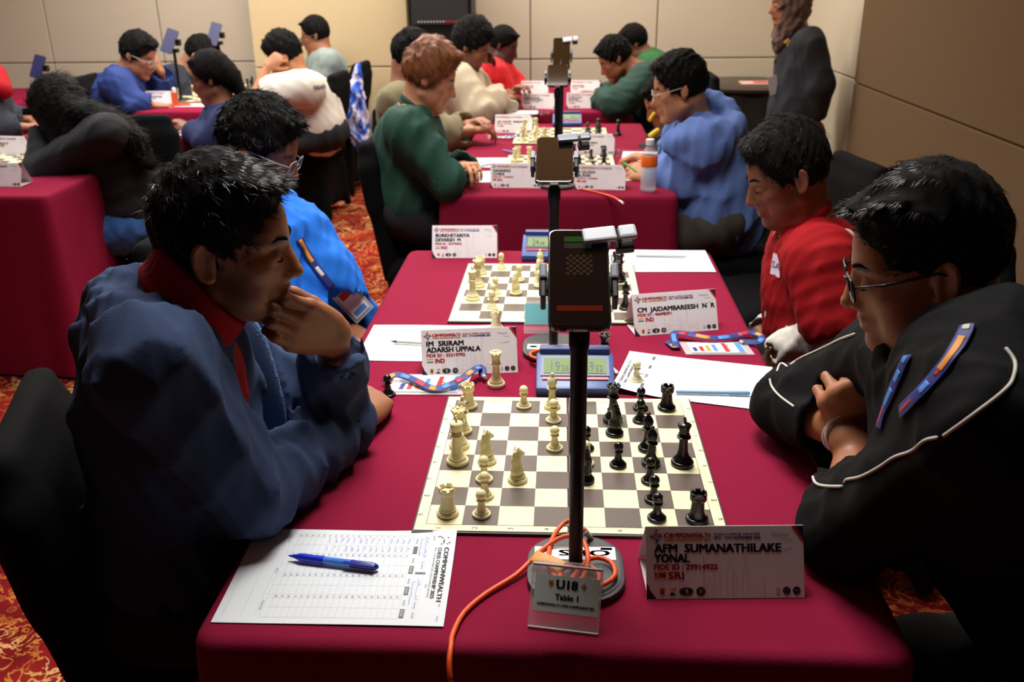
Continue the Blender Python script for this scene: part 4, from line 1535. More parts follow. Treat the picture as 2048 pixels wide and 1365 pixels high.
def card_print(mp, W_, H_, lines, fid, code, flag, full=True):
    pr = Print(mp)
    k = W_ / .208
    def X(u): return (u - 0) * W_
    def Yv(v): return v * H_
    # corner triangles
    pr.poly([(X(.905), Yv(1)), (X(.935), Yv(1)), (X(1), Yv(.80)), (X(1), Yv(.72))], m_kred) if False else None
    pr.poly([(X(.92), Yv(1)), (X(.945), Yv(1)), (X(1), Yv(.80)), (X(1), Yv(.75))], m_kred)
    pr.poly([(X(.945), Yv(1)), (X(1), Yv(1)), (X(1), Yv(.80))], m_knavy)
    pr.poly([(X(0), Yv(.24)), (X(.02), Yv(.16)), (X(.02), Yv(.11)), (X(0), Yv(.18))], m_kred)
    pr.poly([(X(0), Yv(0)), (X(.065), Yv(0)), (X(0), Yv(.19))], m_knavy)
    # pixel emblem
    cols = [m_kred, m_korg, m_knavy, m_kblu, m_inkg]
    ex, ey = X(.068), Yv(.865)
    s = .0026 * k
    kk = 0
    for i in range(-3, 4):
        for j in range(-3, 4):
            if abs(i) + abs(j) <= 3 and (i + 2 * j) % 5 != 0:
                pr.rect(ex + i * s - s * .45, ey + j * s - s * .45, ex + i * s + s * .45, ey + j * s + s * .45, cols[kk % 5]); kk += 1
    pr.text('C', X(.118), Yv(.845), .0062 * k, m_kred, w=.0062 * k, bold=.03)
    pr.disc(X(.163), Yv(.878), .0034 * k, .0032 * k, m_kred, 10)
    pr.text('MMONWEALTH', X(.185), Yv(.845), .0062 * k, m_kred, w=.047 * k, bold=.008)
    pr.text('CHESS CHAMPIONSHIP 2025', X(.118), Yv(.80), .0030 * k, m_korg, w=.061 * k, bold=.02)
    pr.rect(X(.425), Yv(.80), X(.427), Yv(.91), m_kblu)
    pr.text('8TH - 17TH NOVEMBER 2025', X(.437), Yv(.818), .0038 * k, m_kblu, w=.060 * k, bold=.02)
    pr.text('KUALA LUMPUR, MALAYSIA', X(.437), Yv(.872), .0030 * k, m_kred, w=.060 * k, bold=.02)
    pr.text('Malaysia', X(.80), Yv(.855), .0046 * k, m_kgry if not full else m_inkg, w=.022 * k)
    pr.text('Truly Asia', X(.86), Yv(.79), .0028 * k, m_inkg, w=.014 * k, slant=.3)
    y = .66
    if len(lines) == 1: y = .58
    lh = .0112 * k
    for t, w in lines:
        pr.text(t, X(.055), Yv(y) - lh * .15, lh * .95, m_ink, w=w * W_, bold=.020)
        y -= .135
    pr.text('FIDE ID : ' + fid, X(.052), Yv(y + .015), .0068 * k, m_kred, w=.40 * W_, bold=.022)
    y -= .115
    fx, fy = X(.052), Yv(y + .012)
    if flag == 'IND':
        for q, m_ in enumerate((m_kgrn, m_card, m_korg)): pr.rect(fx, fy + q * .0026 * k, fx + .014 * k, fy + (q + 1) * .0026 * k, m_)
    elif flag == 'SRI':
        pr.rect(fx, fy, fx + .016 * k, fy + .008 * k, m_korg); pr.rect(fx + .001 * k, fy + .001 * k, fx + .003 * k, fy + .007 * k, m_kgrn)
        pr.rect(fx + .006 * k, fy + .001 * k, fx + .015 * k, fy + .007 * k, I('print_maroon', '#6a1424'))
    else:
        pr.rect(fx, fy, fx + .014 * k, fy + .008 * k, m_kred)
    pr.text(code, X(.052) + .0185 * k, Yv(y), .0092 * k, m_kred, w=.020 * k, bold=.03)
    # skyline drawing
    g = m_kgry
    lw = .0003 * k

    def tower(u, w, h_, n=5):
        x0, x1 = X(u - w), X(u + w)
        pr.line([(x0, Yv(.02)), (x0, Yv(h_)), (x1, Yv(h_)), (x1, Yv(.02))], lw, g)
        for q in range(1, n): pr.line([(x0, Yv(h_ * q / n)), (x1, Yv(h_ * q / n))], lw, g)
        pr.line([(X(u), Yv(h_)), (X(u), Yv(h_ + .08))], lw, g)
    for u, w, h_ in ((.23, .022, .24), (.40, .02, .22), (.45, .018, .52), (.53, .018, .52), (.56, .016, .32)): tower(u, w, h_)
    pr.line([(X(.36), Yv(.02)), (X(.365), Yv(.65)), (X(.37), Yv(.02))], lw, g)
    pr.line([(X(.60), Yv(.02)), (X(.622), Yv(.5)), (X(.634), Yv(.9)), (X(.64), Yv(.5)), (X(.645), Yv(.02)), (X(.60), Yv(.02))], lw, g)
    pr.line([(X(.61), Yv(.3)), (X(.642), Yv(.3)), (X(.625), Yv(.6)), (X(.64), Yv(.7))], lw, g)
    a = np.linspace(0, PI, 9)
    pr.line([(X(.69 + .02 * math.cos(t)), Yv(.13 + .08 * math.sin(t))) for t in a], lw, g)
    pr.line([(X(.65), Yv(.02)), (X(.65), Yv(.12)), (X(.73), Yv(.12)), (X(.73), Yv(.02)), (X(.65), Yv(.02))], lw, g)
    pr.line([(X(.745), Yv(.02)), (X(.747), Yv(.28)), (X(.75), Yv(.02))], lw, g)
    pr.line([(X(.82), Yv(.68)), (X(.87), Yv(.66)), (X(.93), Yv(.70)), (X(.87), Yv(.67))], lw * 2, g)
    # bottom logos
    yl = Yv(.10)
    pr.poly([(X(.082), yl + .005 * k), (X(.118), yl + .005 * k), (X(.116), yl - .002 * k), (X(.10), yl - .0058 * k), (X(.084), yl - .002 * k)], m_korg)
    pr.text('8', X(.091), yl - .003 * k, .006 * k, m_kred, w=.004 * k, bold=.02)
    pr.poly([(X(.145), yl + .004 * k), (X(.19), yl + .005 * k), (X(.185), yl + .001 * k)], m_korg)
    pr.poly([(X(.145), yl - .005 * k), (X(.16), yl), (X(.172), yl - .002 * k), (X(.19), yl - .005 * k)], m_ink)
    pr.disc(X(.252), yl, .0094 * k, .0056 * k, m_ink, 20)
    pr.poly([(X(.245), yl - .0038 * k), (X(.266), yl - .0038 * k), (X(.262), yl + .002 * k), (X(.254), yl + .0042 * k), (X(.244), yl + .001 * k), (X(.251), yl)], m_card)
    pr.disc(X(.345), yl, .0062 * k, .0060 * k, m_ink, 18)
    pr.poly([(X(.335), yl - .003 * k), (X(.352), yl - .002 * k), (X(.355), yl + .003 * k), (X(.345), yl + .001 * k), (X(.34), yl + .004 * k)], m_card)
    pr.disc(X(.832), yl, .0030 * k, .0045 * k, m_kgry, 8)
    pr.disc(X(.887), yl, .0053 * k, .0053 * k, m_kpur, 16); pr.disc(X(.950), yl, .0053 * k, .0053 * k, m_ink, 16)
    pr.rect(X(.935), yl - .0006 * k, X(.965), yl + .0006 * k, m_card)
    return pr


def name_card(p_left, p_right, label, lines, fid, code, flag=None, tilt=24, H_=.094, back=.052, group='white tent name cards'):
    """tent card; p_left/p_right are the ends of its front bottom edge on the table"""
    a, b = V(p_left, float), V(p_right, float)
    W_ = float(np.linalg.norm((b - a)[:2]))
    rz = math.atan2(b[1] - a[1], b[0] - a[0])
    c = empty('name_card', (a[0], a[1], .7508), rz, label, 'name card', group)
    t = rad(tilt)
    ct, stt = math.cos(t), math.sin(t)

    def mp0(p, off=0.0): return np.column_stack([p[:, 0], p[:, 1] * stt - off * ct, p[:, 1] * ct + off * stt])
    nt = 10
    top = (H_ * stt, H_ * ct)
    mb = MB()
    f4 = V([(0, 0), (W_, 0), (W_, H_), (0, H_)])
    th = .0005
    q0, q1 = mp0(f4), mp0(f4, th)
    mb.add(np.vstack([q0, q1]), [(0, 3, 2, 1), (4, 5, 6, 7), (0, 1, 5, 4), (1, 2, 6, 5), (2, 3, 7, 6), (3, 0, 4, 7)], m_card)
    mb.obj('front_panel', c)
    yb = top[0] + back
    # back leaf, with a small inward lip at the foot
    m2 = MB()
    bk = V([(0, top[0], top[1]), (W_, top[0], top[1]), (W_, yb, 0.001), (0, yb, 0.001)])
    o_ = V([0, .0004, .0004])
    m2.add(np.vstack([bk, bk + o_]), [(0, 1, 2, 3), (7, 6, 5, 4), (0, 3, 7, 4), (1, 5, 6, 2), (2, 6, 7, 3), (0, 4, 5, 1)], m_card)
    m2.obj('back_panel', c)
    m3 = MB(); m3.box((W_ / 2, yb / 2, .0008), (W_ / 2 - .002, yb / 2 - .002, .0003), m_card); m3.obj('floor_panel', c)
    card_print(lambda p: mp0(p, th + .0003), W_, H_, lines, fid, code, flag or code).obj('printing', c)
    return c


name_card(Z(1293, 1200), Z(1609, 1197), 'cream lit name card at the front right corner, reading AFM and SRI', [('AFM  SUMANATHILAKE', .80), ('YONAL', .22)], '29914922', 'SRI')
name_card(Z(845, 754), Z(1036, 746), 'white name card beside the navy hoodie man, reading IM and IND, lanyard before it', [('IM  SRIRAM', .385), ('ADARSH UPPALA', .56)], '33319792', 'IND')
name_card(Z(1270, 674), Z(1437, 661), 'white name card right of the nearest phone, reading CM on one long line', [('CM  JAIDAMBAREESH  N  R', .92)], '46698391', 'IND')
name_card(Z(864, 517), Z(994, 517), 'white name card at the far left corner of the near table, two dark name lines', [('BORKHETARIYA', .52), ('DEVARSH  M', .38)], '25775022', 'IND')
name_card(Z(980, 376), Z(1082, 377), 'white name card on the middle table, left of the gold reflecting phone', [('HANNING', .34), ('CHRIS', .22)], '14304023', 'RSA', 'X')
name_card(Z(1148, 379), Z(1250, 381), 'white name card on the middle table between the phone and the bottle', [('JI QUAN', .34), ('BLAISE', .26)], '15304981', 'SGP', 'X')
name_card(Z(989, 266), Z(1064, 267), 'white name card before the far table, above the folded lanyard', [('CM  ROHIT  KRISHNAN', .8)], '46611042', 'IND')
name_card(Z(1152, 309), Z(1228, 310), 'white name card right of the second phone clip, half hidden', [('ARUNA', .3), ('DHARSHIKA', .5)], '9912330', 'SRI')
name_card(Z(1043, 217), Z(1117, 219), 'white name card on the far table, near pair, left of the poles', [('HASSAN', .4), ('MOHAMED', .5)], '5612083', 'SRI')
name_card(Z(1133, 217), Z(1201, 217), 'white name card on the far table, near pair, right of the poles', [('NIKHIL', .4), ('KUMAR', .3)], '5612099', 'IND')
name_card(Z(1042, 190), Z(1096, 190), 'white name card on the far table, rear pair, left of the poles', [('DAVID', .4)], '8612083', 'SRI')
name_card(Z(1141, 189), Z(1201, 189), 'white name card on the far table, rear pair, right of the poles', [('SAMUEL', .4)], '8612099', 'IND')
name_card(Z(282, 212), Z(345, 212), 'white name card standing before the boy in bright blue at back left', [('LARRY  CHUNG', .6)], '7712083', 'AUS', 'X')
name_card(Z(-64, 374), Z(42, 374), 'white name card at the left edge, on the front of the left table', [('ALYSSA', .4)], '7712901', 'AUS', 'X')
name_card(Z(-30, 312), Z(52, 314), 'white name card behind the first one at the left edge', [('MAGRET', .5)], '7712908', 'AUS', 'X')

# ------------------------------------------------------------------ score sheets and pens
m_paper = mat('paper_white', '#d9dee2', .75, spec=.2)
m_hand = I('handwriting_blue', '#6a7fd0')
m_line = I('grid_grey', '#b3b9be')
m_box = I('box_grey', '#55585b')


def sheet(c00, right, upv, label, curl=(.0, .0, .0, .0), pr_full=True, hand=30, seed=1, W_=.21, H_=.297, wob=.0015):
    """c00 lower-left corner on the table, right/up directions of the print; curl lifts the four corners"""
    c00 = V([c00[0], c00[1], .7512]); r_ = nrm(V([right[0], right[1], 0])); u_ = nrm(V([upv[0], upv[1], 0]))
    rr = np.random.default_rng(seed)

    def mp(p, off=.0):
        a, b = p[:, 0] / W_, p[:, 1] / H_
        z = off + curl[0] * np.clip(1 - (a + b) * 2.2, 0, 1) ** 2 + curl[1] * np.clip(1 - ((1 - a) + b) * 2.2, 0, 1) ** 2 + \
            curl[2] * np.clip(1 - ((1 - a) + (1 - b)) * 2.2, 0, 1) ** 2 + curl[3] * np.clip(1 - (a + (1 - b)) * 2.2, 0, 1) ** 2
        z = z + wob * (1 + np.sin(b * 5 + seed) * np.cos(a * 3 + seed)) * .5
        return c00 + p[:, :1] * r_ + p[:, 1:] * u_ + np.column_stack([0 * z, 0 * z, z])
    s = empty('score_sheet', tuple(c00), 0, label, 'score sheet', 'white score sheets')
    nu, nv = 16, 22
    pts = V([(W_ * i / nu, H_ * j / nv) for j in range(nv + 1) for i in range(nu + 1)])
    w = nu + 1
    top, bot = mp(pts, .0003), mp(pts, 0)
    f = [(j * w + i, j * w + i + 1, (j + 1) * w + i + 1, (j + 1) * w + i) for j in range(nv) for i in range(nu)]
    n = len(pts)
    fb = [tuple(q + n for q in t[::-1]) for t in f]
    mb = MB(); mb.add(np.vstack([top, bot]), f + fb, m_paper)
    mb.obj('paper', s, smooth=True)
    pr = Print(lambda p: mp(p, .0007))
    tb = .236
    xs = [.012 + i * .0465 for i in range(5)]
    ncol = 20
    for i in range(4):
        x0 = xs[i]
        for dx in (0, .007, .0265, .0465):
            if dx == .0465 and i < 3: continue
            for a_, b_ in zip(np.linspace(.058, tb, 7)[:-1], np.linspace(.058, tb, 7)[1:]):
                pr.line([(x0 + dx, a_), (x0 + dx, b_)], .0003, m_line)
        pr.rect(x0 + .0275, tb + .002, x0 + .045, tb + .008, m_box, 2, 1)
        pr.text('BLACK', x0 + .030, tb + .0035, .003, m_paper, w=.012)
        pr.text('WHITE', x0 + .009, tb + .0035, .003, m_inkg, w=.012)
        for j in range(ncol):
            if pr_full: pr.text(str(i * 20 + j + 1), x0 + .002, tb - .0085 * (j + 1) - .001 + .003, .003, m_inkg)
    for j in range(ncol + 1):
        y = tb - j * (tb - .058) / ncol
        for i in range(4): pr.line([(xs[i], y), (xs[i + 1], y)], .0003, m_line)
    for y in (.010, .034, .052):
        for i in range(4): pr.line([(xs[i], y), (xs[i + 1], y)], .0003, m_line)
    for y in (.246, .252, .259):
        for i in range(4): pr.line([(xs[i], y), (xs[i + 1], y)], .0002, m_line)
    pr.rect(.100, .2475, .104, .2615, m_box)
    pr.text('COMMONWEALTH', .042, .2825, .0062, m_ink if pr_full else m_box, w=.120, bold=.012)
    pr.text('CHESS CHAMPIONSHIP 2025', .042, .2735, .0050, m_box, w=.114, bold=.008)
    pr.text('8TH - 17TH NOVEMBER 2025, KUALA LUMPUR, MALAYSIA', .042, .2685, .0028, m_inkg, w=.112)
    for q in range(12):
        i, j = rr.integers(-3, 4, 2)
        pr.rect(.024 + i * .0028, .279 + j * .0028, .0262 + i * .0028, .2812 + j * .0028, m_box)
    for t, x, y in (('EVENT', .015, .264), ('DATE', .125, .264), ('ROUND', .165, .254), ('BOARD', .185, .254), ('SIGNATURE', .165, .054), ('RESULT', .095, .054), ('TIME', .165, .286), ('TOTAL', .19, .286), ('SIGNATURE', .015, .054)):
        pr.text(t, x, y, .0025, m_inkg)
    pr.obj('printing', s)
    if hand:
        pr = Print(lambda p: mp(p, .0009))

        def scrib(x, y, w_, h_):
            n_ = max(4, int(w_ / .0016))
            pts = [(x + w_ * q / n_, y + h_ * rr.uniform(0, 1) * (1 if q % 2 else .2)) for q in range(n_ + 1)]
            pr.line(pts, .0004, m_hand)
        for j in range(hand):
            y = tb - (tb - .058) / ncol * (j % ncol + 1) + .0015
            x0 = xs[j // ncol]
            scrib(x0 + .009, y, .013, .0045); scrib(x0 + .029, y, .013, .0045)
        scrib(.015, .2535, .05, .005); scrib(.075, .2535, .018, .005); scrib(.115, .2535, .045, .005); scrib(.02, .2465, .04, .004); scrib(.12, .2465, .05, .004)
        pr.obj('handwriting', s)
    adopt(s)
    return s


X_, Y_ = V([1., 0, 0]), V([0, 1., 0])
a = Z(516, 1061); b = Z(420, 1251); c_ = Z(912, 1072)
sheet(a, b - a, V([1, .01, 0]), 'white score sheet with blue handwriting nearest the camera, under the blue pen', (0, 0, 0, .006), seed=1, hand=14)
sheet(Z(1533, 824), (.25, .97), (-.97, .25), 'white score sheet at the right table edge under the pale blue pen', (.0, .0, .002, .016), seed=2, hand=0, pr_full=False)
sheet(Z(748, 652), (0, -1), (1, 0), 'white score sheet with a silver pen, left of the middle of the near table', (0, 0, .002, .004), seed=3, hand=0, pr_full=False)
sheet(Z(1432, 546), (0, 1), (-1, 0), 'white score sheet at the far right corner of the near table', seed=4, hand=0, pr_full=False)
for (px, py, rx, ux, lab, sd) in ((930, 317, (0, -1), (1, 0), 'white score sheet by the green jacket boy, the farther of two', 5), (918, 345, (.1, -1), (1, .1), 'white score sheet by the green jacket boy, the nearer of two', 6),
                                 (1330, 362, (0, 1), (-1, 0), 'white score sheet behind the water bottle', 7), (1345, 318, (.1, 1), (-1, .1), 'white score sheet right of the half hidden card', 8),
                                 (1002, 222, (0, -1), (1, 0), 'white sheet on the far table by the cream sweater player', 9),
                                 (380, 272, (0, 1), (-1, 0), 'white score sheet on the left table beside the navy blazer girl', 10),
                                 (-50, 345, (0, -1), (1, .2), 'white score sheet tilted at the left edge of the picture', 11), (415, 214, (0, 1), (-1, 0), 'white sheet in front of the navy blazer girl', 12)):
    p = Z(px, py); sheet(p, rx, ux, lab, seed=sd, hand=0, pr_full=False, W_=.15 if sd in (9, 10, 12, 7, 8) else .21, H_=.22 if sd in (9, 10, 12, 7, 8) else .297)


def pen(p0, p1, label, kind):
    """p0 writing tip, p1 end; both on the sheet"""
    p0, p1 = V(p0, float), V(p1, float)
    L_ = np.linalg.norm(p1 - p0); d = (p1 - p0) / L_
    y = nrm(np.cross((0, 0, 1), d)); z = np.cross(d, y)
    R = V([y, z, d]).T
    t = empty('pen', tuple(p0), 0, label, 'pen', 'ball pens')

    def seg(name, prof, m, n=16):
        mb = MB(); mb.lathe([(r, q * L_) for r, q in prof], m, n, c=p0, R=R); return mb.obj(name, t, autosm=45)
    if kind == 'blue':
        b1_, b2_, b3_ = mat('pen_blue', '#1230c8', .3), mat('pen_clear_blue', '#4a86e8', .15, spec=.8), mat('pen_dark_blue', '#0c1c8c', .25)
        seg('tip', [(.0008, 0), (.0016, .03), (.0030, .08)], b1_)
        seg('grip', [(.0030, .08), (.0052, .13), (.0058, .20), (.0054, .28), (.0058, .40)], b1_)
        seg('barrel', [(.0052, .40), (.0054, .70)], b2_)
        seg('upper_barrel', [(.0055, .70), (.0056, .93), (.0045, .97), (.0020, 1.0)], b3_)
        mb = MB(); mb.box(p0 + d * L_ * .80 + y * -.0045 + z * .004, (.0022, .0012, L_ * .17), b3_, R); mb.obj('clip', t, bevel=.0008)
    elif kind == 'pale':
        m1 = mat('pen_pale_blue', '#7ba5c4', .5)
        seg('barrel', [(.0030, 0), (.0034, .03), (.0036, .72)], m1); seg('cap', [(.0040, .72), (.0042, .98), (.0030, 1.0)], m1)
    elif kind == 'silver':
        seg('tip', [(.0005, 0), (.0035, .14)], m_ink); seg('barrel', [(.0033, .14), (.0034, 1.0)], mat('pen_clear', '#b5b8a8', .2))
    else:
        m1 = mat('pen_' + kind, kind, .4)
        seg('barrel', [(.0010, 0), (.0034, .1), (.0036, .75)], m1); seg('cap', [(.0042, .7), (.0042, 1.0)], m1)
    adopt(t)
    return t


zp = .7595
pen(Z(577, 1112, zp), Z(757, 1135, zp), 'bright blue ball pen lying on the nearest score sheet', 'blue')
pen(Z(1352, 784, .758), Z(1500, 787, .758), 'pale blue capped pen lying on the right score sheet', 'pale')
pen(Z(781, 683, .758), Z(870, 688, .758), 'silver pen with a black tip beside the white name card', 'silver')
pen(Z(1377, 513, .757), Z(1272, 511, .757), 'slim pen with a blue cap on the far right sheet', '#c9cfd8')
pen(Z(1005, 300, .757), Z(1040, 308, .757), 'blue pen on the far sheet by the green jacket boy', '#5a90d8')
pen(Z(960, 332, .757), Z(990, 327, .757), 'pale pen on the nearer sheet by the green jacket boy', '#9fb4cc')
pen(Z(286, 263, .757), Z(330, 264, .757), 'green and grey pen on the left table sheet', '#8fae7c')
g0 = P(1247, 326, 2.16); g1 = P(1275, 343, 2.12)
pen(g1 + V([-.035, .02, -.03]) * 0 + V([0, 0, -.004]), g0, 'green pen held by the boy in the blue hoodie', '#2fae3a')

# ------------------------------------------------------------------ badges and lanyards on the table
m_strapb = mat('lanyard_navy', '#1c2c78', .6); m_strapr = mat('lanyard_red', '#b01c34', .6); m_straps = mat('lanyard_sky', '#4a86d8', .6); m_strapo = mat('lanyard_orange', '#e0902c', .6)
m_plast = mat('badge_plastic', '#ffffff', .12, alpha=.28, spec=.8)


def badge(corner, right, upv, W_, H_, label, strap_pts, seed=1):
    c0 = V([corner[0], corner[1], .7522]); r_ = nrm(V([right[0], right[1], 0])); u_ = nrm(V([upv[0], upv[1], 0]))
    t = empty('lanyard_badge', tuple(c0), 0, label, 'badge', 'badges on lanyards')
    mp = lambda off: (lambda p: c0 + p[:, :1] * r_ + p[:, 1:] * u_ + V([0, 0, off]))
    mb = MB()
    R = V([r_, u_, (0, 0, 1)]).T
    mb.box(c0 + r_ * W_ / 2 + u_ * H_ / 2 + V([0, 0, .0008]), (W_ / 2, H_ / 2, .0009), m_plast, R); mb.obj('sleeve', t)
    mb = MB(); mb.box(c0 + r_ * (W_ * .5) + u_ * H_ * .5 + V([0, 0, .0024]), (W_ * .40, H_ * .40, .0003), mat('badge_card', '#e8e6ea', .5), R); mb.obj('card', t)
    pr = Print(mp(.0031))
    rr = np.random.default_rng(seed)
    for i, m_ in enumerate((m_strapb, m_kred, m_strapo, m_straps)):
        u0 = W_ * (.14 + .10 * i)
        pr.rect(u0, H_ * .2, u0 + W_ * .06, H_ * (.5 + .08 * i), m_)
    pr.rect(W_ * .60, H_ * .15, W_ * .66, H_ * .85, m_kred); pr.rect(W_ * .80, H_ * .12, W_ * .89, H_ * .88, m_straps)
    pr.text('PLAYER', W_ * .70, H_ * .2, .008, m_ink, rot=PI / 2)
    pr.obj('printing', t)
    cv = bez(strap_pts, 50)
    n = len(cv)
    mb = MB(); mb.tube(cv, .0085, m_strapb, 10, flat=((0, -.35, 1), .10)); mb.obj('strap', t, smooth=True)
    for q in range(2, n - 6, 5):
        mb = MB(); m_ = (m_strapr, m_straps, m_strapo)[q % 3]
        mb.tube(cv[q:q + 4] + V([0, -.0002, .0006]), .0056, m_, 8, flat=((0, -.35, 1), .10)); mb.obj('strap_print', t, smooth=True)
    mb = MB(); mb.tube([cv[-1], cv[-1] + V([.006, -.008, 0])], .004, m_kgry, 8); mb.obj('hook', t)
    adopt(t)
    return t


badge(Z(770, 792), (1, .02), (.06, 1), .155, .095, 'event badge and blue red lanyard before the left name card',
      [Z(768, 764, .762), Z(790, 750, .766), Z(820, 757, .764), Z(850, 772, .762), Z(872, 778, .760), Z(900, 770, .764), Z(925, 757, .770), Z(945, 742, .776), Z(962, 735, .772), Z(966, 752, .762)], 1)
badge(Z(1372, 712), (1, .02), (-.1, 1), .145, .070, 'event badge with a looped blue lanyard before the long name card',
      [Z(1335, 682, .756), Z(1352, 694, .758), Z(1348, 668, .764), Z(1375, 668, .766), Z(1420, 676, .764), Z(1460, 674, .762), Z(1500, 666, .760), Z(1522, 672, .760), Z(1518, 684, .758), Z(1480, 684, .757)], 2)
badge(Z(975, 278), (1, .0), (0, 1), .14, .07, 'dark blue lanyard and badge on the middle table behind the far card',
      [Z(972, 272, .757), Z(1000, 272, .766), Z(1020, 272, .770), Z(1034, 268, .766), Z(1040, 274, .757)], 3)
badge(Z(235, 222), (1, .0), (0, 1), .12, .07, 'lanyard at the left corner of the back left table',
      [Z(240, 216, .757), Z(262, 216, .762), Z(280, 214, .760)], 4)
badge(Z(1214, 219), (1, .0), (0, 1), .10, .05, 'purple lanyard lying at the right end of the far table',
      [Z(1214, 215, .757), Z(1225, 214, .762), Z(1238, 216, .757)], 5)

# ------------------------------------------------------------------ table number sign
def table_sign():
    a, b = Z(1056, 1256), Z(1196, 1273)
    W_ = float(np.linalg.norm((b - a)[:2])); rz = math.atan2(b[1] - a[1], b[0] - a[0])
    c = empty('table_sign', (a[0], a[1], .7515), rz, 'clear acrylic sign reading U18 Table 1 at the front table edge', 'sign')
    t = rad(33); ct, st_ = math.cos(t), math.sin(t); H_ = .078
    R = V([(1, 0, 0), (0, st_, ct), (0, -ct, st_)]).T
    m_ac = mat('clear_acrylic', '#ffffff', .05, alpha=.16, spec=.9)
    m_ed = mat('acrylic_edge', '#c9cfd2', .15, spec=.9)
    mid = V([W_ / 2, H_ / 2 * st_, H_ / 2 * ct])
    mb = MB(); mb.box(mid, (W_ / 2, H_ / 2, .0012), m_ac, R); mb.obj('front_plate', c)
    mb = MB(); mb.box((W_ / 2, H_ * st_ + .022, H_ * ct / 2), (W_ / 2, H_ * .50, .0012), m_ac, V([(1, 0, 0), (0, -.42, .9), (0, .9, .42)]).T); mb.obj('rear_plate', c)
    mb = MB(); mb.tube([(0, 0, .001), (W_, 0, .001)], .0013, m_ed, 8); mb.tube([(0, H_ * st_, H_ * ct), (W_, H_ * st_, H_ * ct)], .0019, m_ed, 8)
    mb.tube([(0, 0, 0), (0, H_ * st_, H_ * ct)], .0006, m_ed, 6); mb.tube([(W_, 0, 0), (W_, H_ * st_, H_ * ct)], .0006, m_ed, 6); mb.obj('polished_edge', c)
    mp = lambda off: (lambda p: np.column_stack([p[:, 0], p[:, 1] * st_ - off * ct, p[:, 1] * ct + off * st_]))
    pr = Print(mp(.0016)); pr.rect(.004, .021, W_ - .002, .066, mat('sign_paper', '#c9d6d0', .6)); pr.obj('paper_insert', c)
    pr = Print(mp(.0020)); cx = W_ / 2 + .001
    pr.text('U18', cx, .0505, .0100, m_ink, w=.026, bold=.04, center=False) if False else pr.text('U18', cx - .013, .0505, .0105, m_ink, w=.026, bold=.04)
    pr.text('Table 1', cx - .014, .037, .0066, m_ink, w=.029, bold=.02)
    pr.text('COMMONWEALTH CHESS CHAMPIONSHIP 2025', cx - .036, .0285, .0032, m_ink, w=.072, bold=.01)
    pr.poly([(cx - .024, .060), (cx - .017, .060), (cx - .0175, .055), (cx - .0205, .0515), (cx - .0235, .055)], m_korg); pr.rect(cx - .0225, .054, cx - .0185, .058, m_kgrn)
    for i in range(-2, 3):
        for j in range(-2, 3):
            if abs(i) + abs(j) <= 2: pr.rect(cx + .0215 + i * .0016 - .0007, .0555 + j * .0018 - .0008, cx + .0215 + i * .0016 + .0007, .0555 + j * .0018 + .0008, (m_kred, m_box, m_korg)[(i + j) % 3])
    pr.obj('printing', c)


table_sign()
# teal sign of the second board
c = empty('table_sign', (-.098, .568, .7508), 0, 'teal sign in a clear holder behind the nearest phone', 'sign')
mb = MB(); mb.box((.035, .02, .035), (.037, .001, .038), mat('clear_acrylic', '#fff'), Rx(rad(-30))); mb.obj('holder', c)
mb = MB(); mb.box((.035, .0215, .042), (.035, .0006, .024), mat('teal_insert', '#6fb9bd', .6), Rx(rad(-30))); mb.obj('paper_insert', c)

# ------------------------------------------------------------------ water bottle and small things
c = empty('water_bottle', (.299, 2.035, .7505), 0, 'clear plastic water bottle with an orange label on the middle table', 'bottle')
m_pet = mat('bottle_plastic', '#dfe8f0', .08, alpha=.35, spec=.9)
prof = [(.001, .003), (.024, 0), (.029, .004), (.030, .012)]
for i in range(8): prof += [(.030, .016 + i * .009), (.0282, .0205 + i * .009)]
prof += [(.030, .092), (.030, .125), (.027, .137), (.021, .150), (.014, .163), (.0125, .168), (.0125, .174)]
mb = MB(); mb.lathe(prof, m_pet, 24, caps=False); mb.obj('bottle_body', c, smooth=True)
mb = MB(); mb.lathe([(.0305, .093), (.0308, .095), (.0308, .131), (.0290, .133)], mat('bottle_label', '#ee6a14', .4), 24, caps=False); mb.obj('label_band', c, smooth=True)
mb = MB(); mb.lathe([(.0150, .171), (.0152, .173), (.0150, .190), (.0135, .1915)], mat('bottle_cap', '#f0f0f2', .4), 20); mb.obj('cap', c, autosm=40)
mb = MB(); mb.lathe([(.0005, .005), (.027, .005), (.0275, .088), (.0005, .088)], mat('bottle_water', '#cfdbe6', .05, alpha=.3), 20); mb.obj('water', c, smooth=True)

p = Z(360, 212); c = empty('snack_box', (p[0], p[1], .7505), rad(10), 'orange snack packet beside the card on the back left table', 'packet')
mb = MB(); mb.prism([(-.06, -.03), (.075, -.03), (.05, .03), (-.04, .03)], 0, .012, mat('snack_orange', '#c8481c', .5)); mb.obj('tray', c, bevel=.003)
mb = MB(); mb.prism([(-.045, -.01), (-.005, -.012), (-.012, .02), (-.04, .02)], .012, .085, mat('snack_red', '#d8602c', .5)); mb.obj('carton', c, bevel=.004)
mb = MB(); mb.lathe([(.012, .085), (.012, .105), (.008, .112)], mat('bottle_cap', '#fff'), 14, c=(-.025, .005, 0)); mb.obj('cap', c)
chessL = chessboard(*[float(q) for q in Z(395, 196)[:2]], 0, 'chessboard on the back left table beside the navy blazer girl', letters=False)
for q in 'Ra1 Pb1 Qc1 Nd2 Pe2 Kf1 Pg2 Pa3 Bb3'.split(): put(chessL, q, 'w', 'back left chessboard', '')
bl = chessboard(-2.42, 2.62, 0, 'chessboard on the left table before the long haired girl', letters=False)
for q in 'Pf8 Ke8 Ng8 Ra8 Qd8 Ph7 Pg7 Bf6'.split(): put(bl, q, 'b', 'left table chessboard', '')
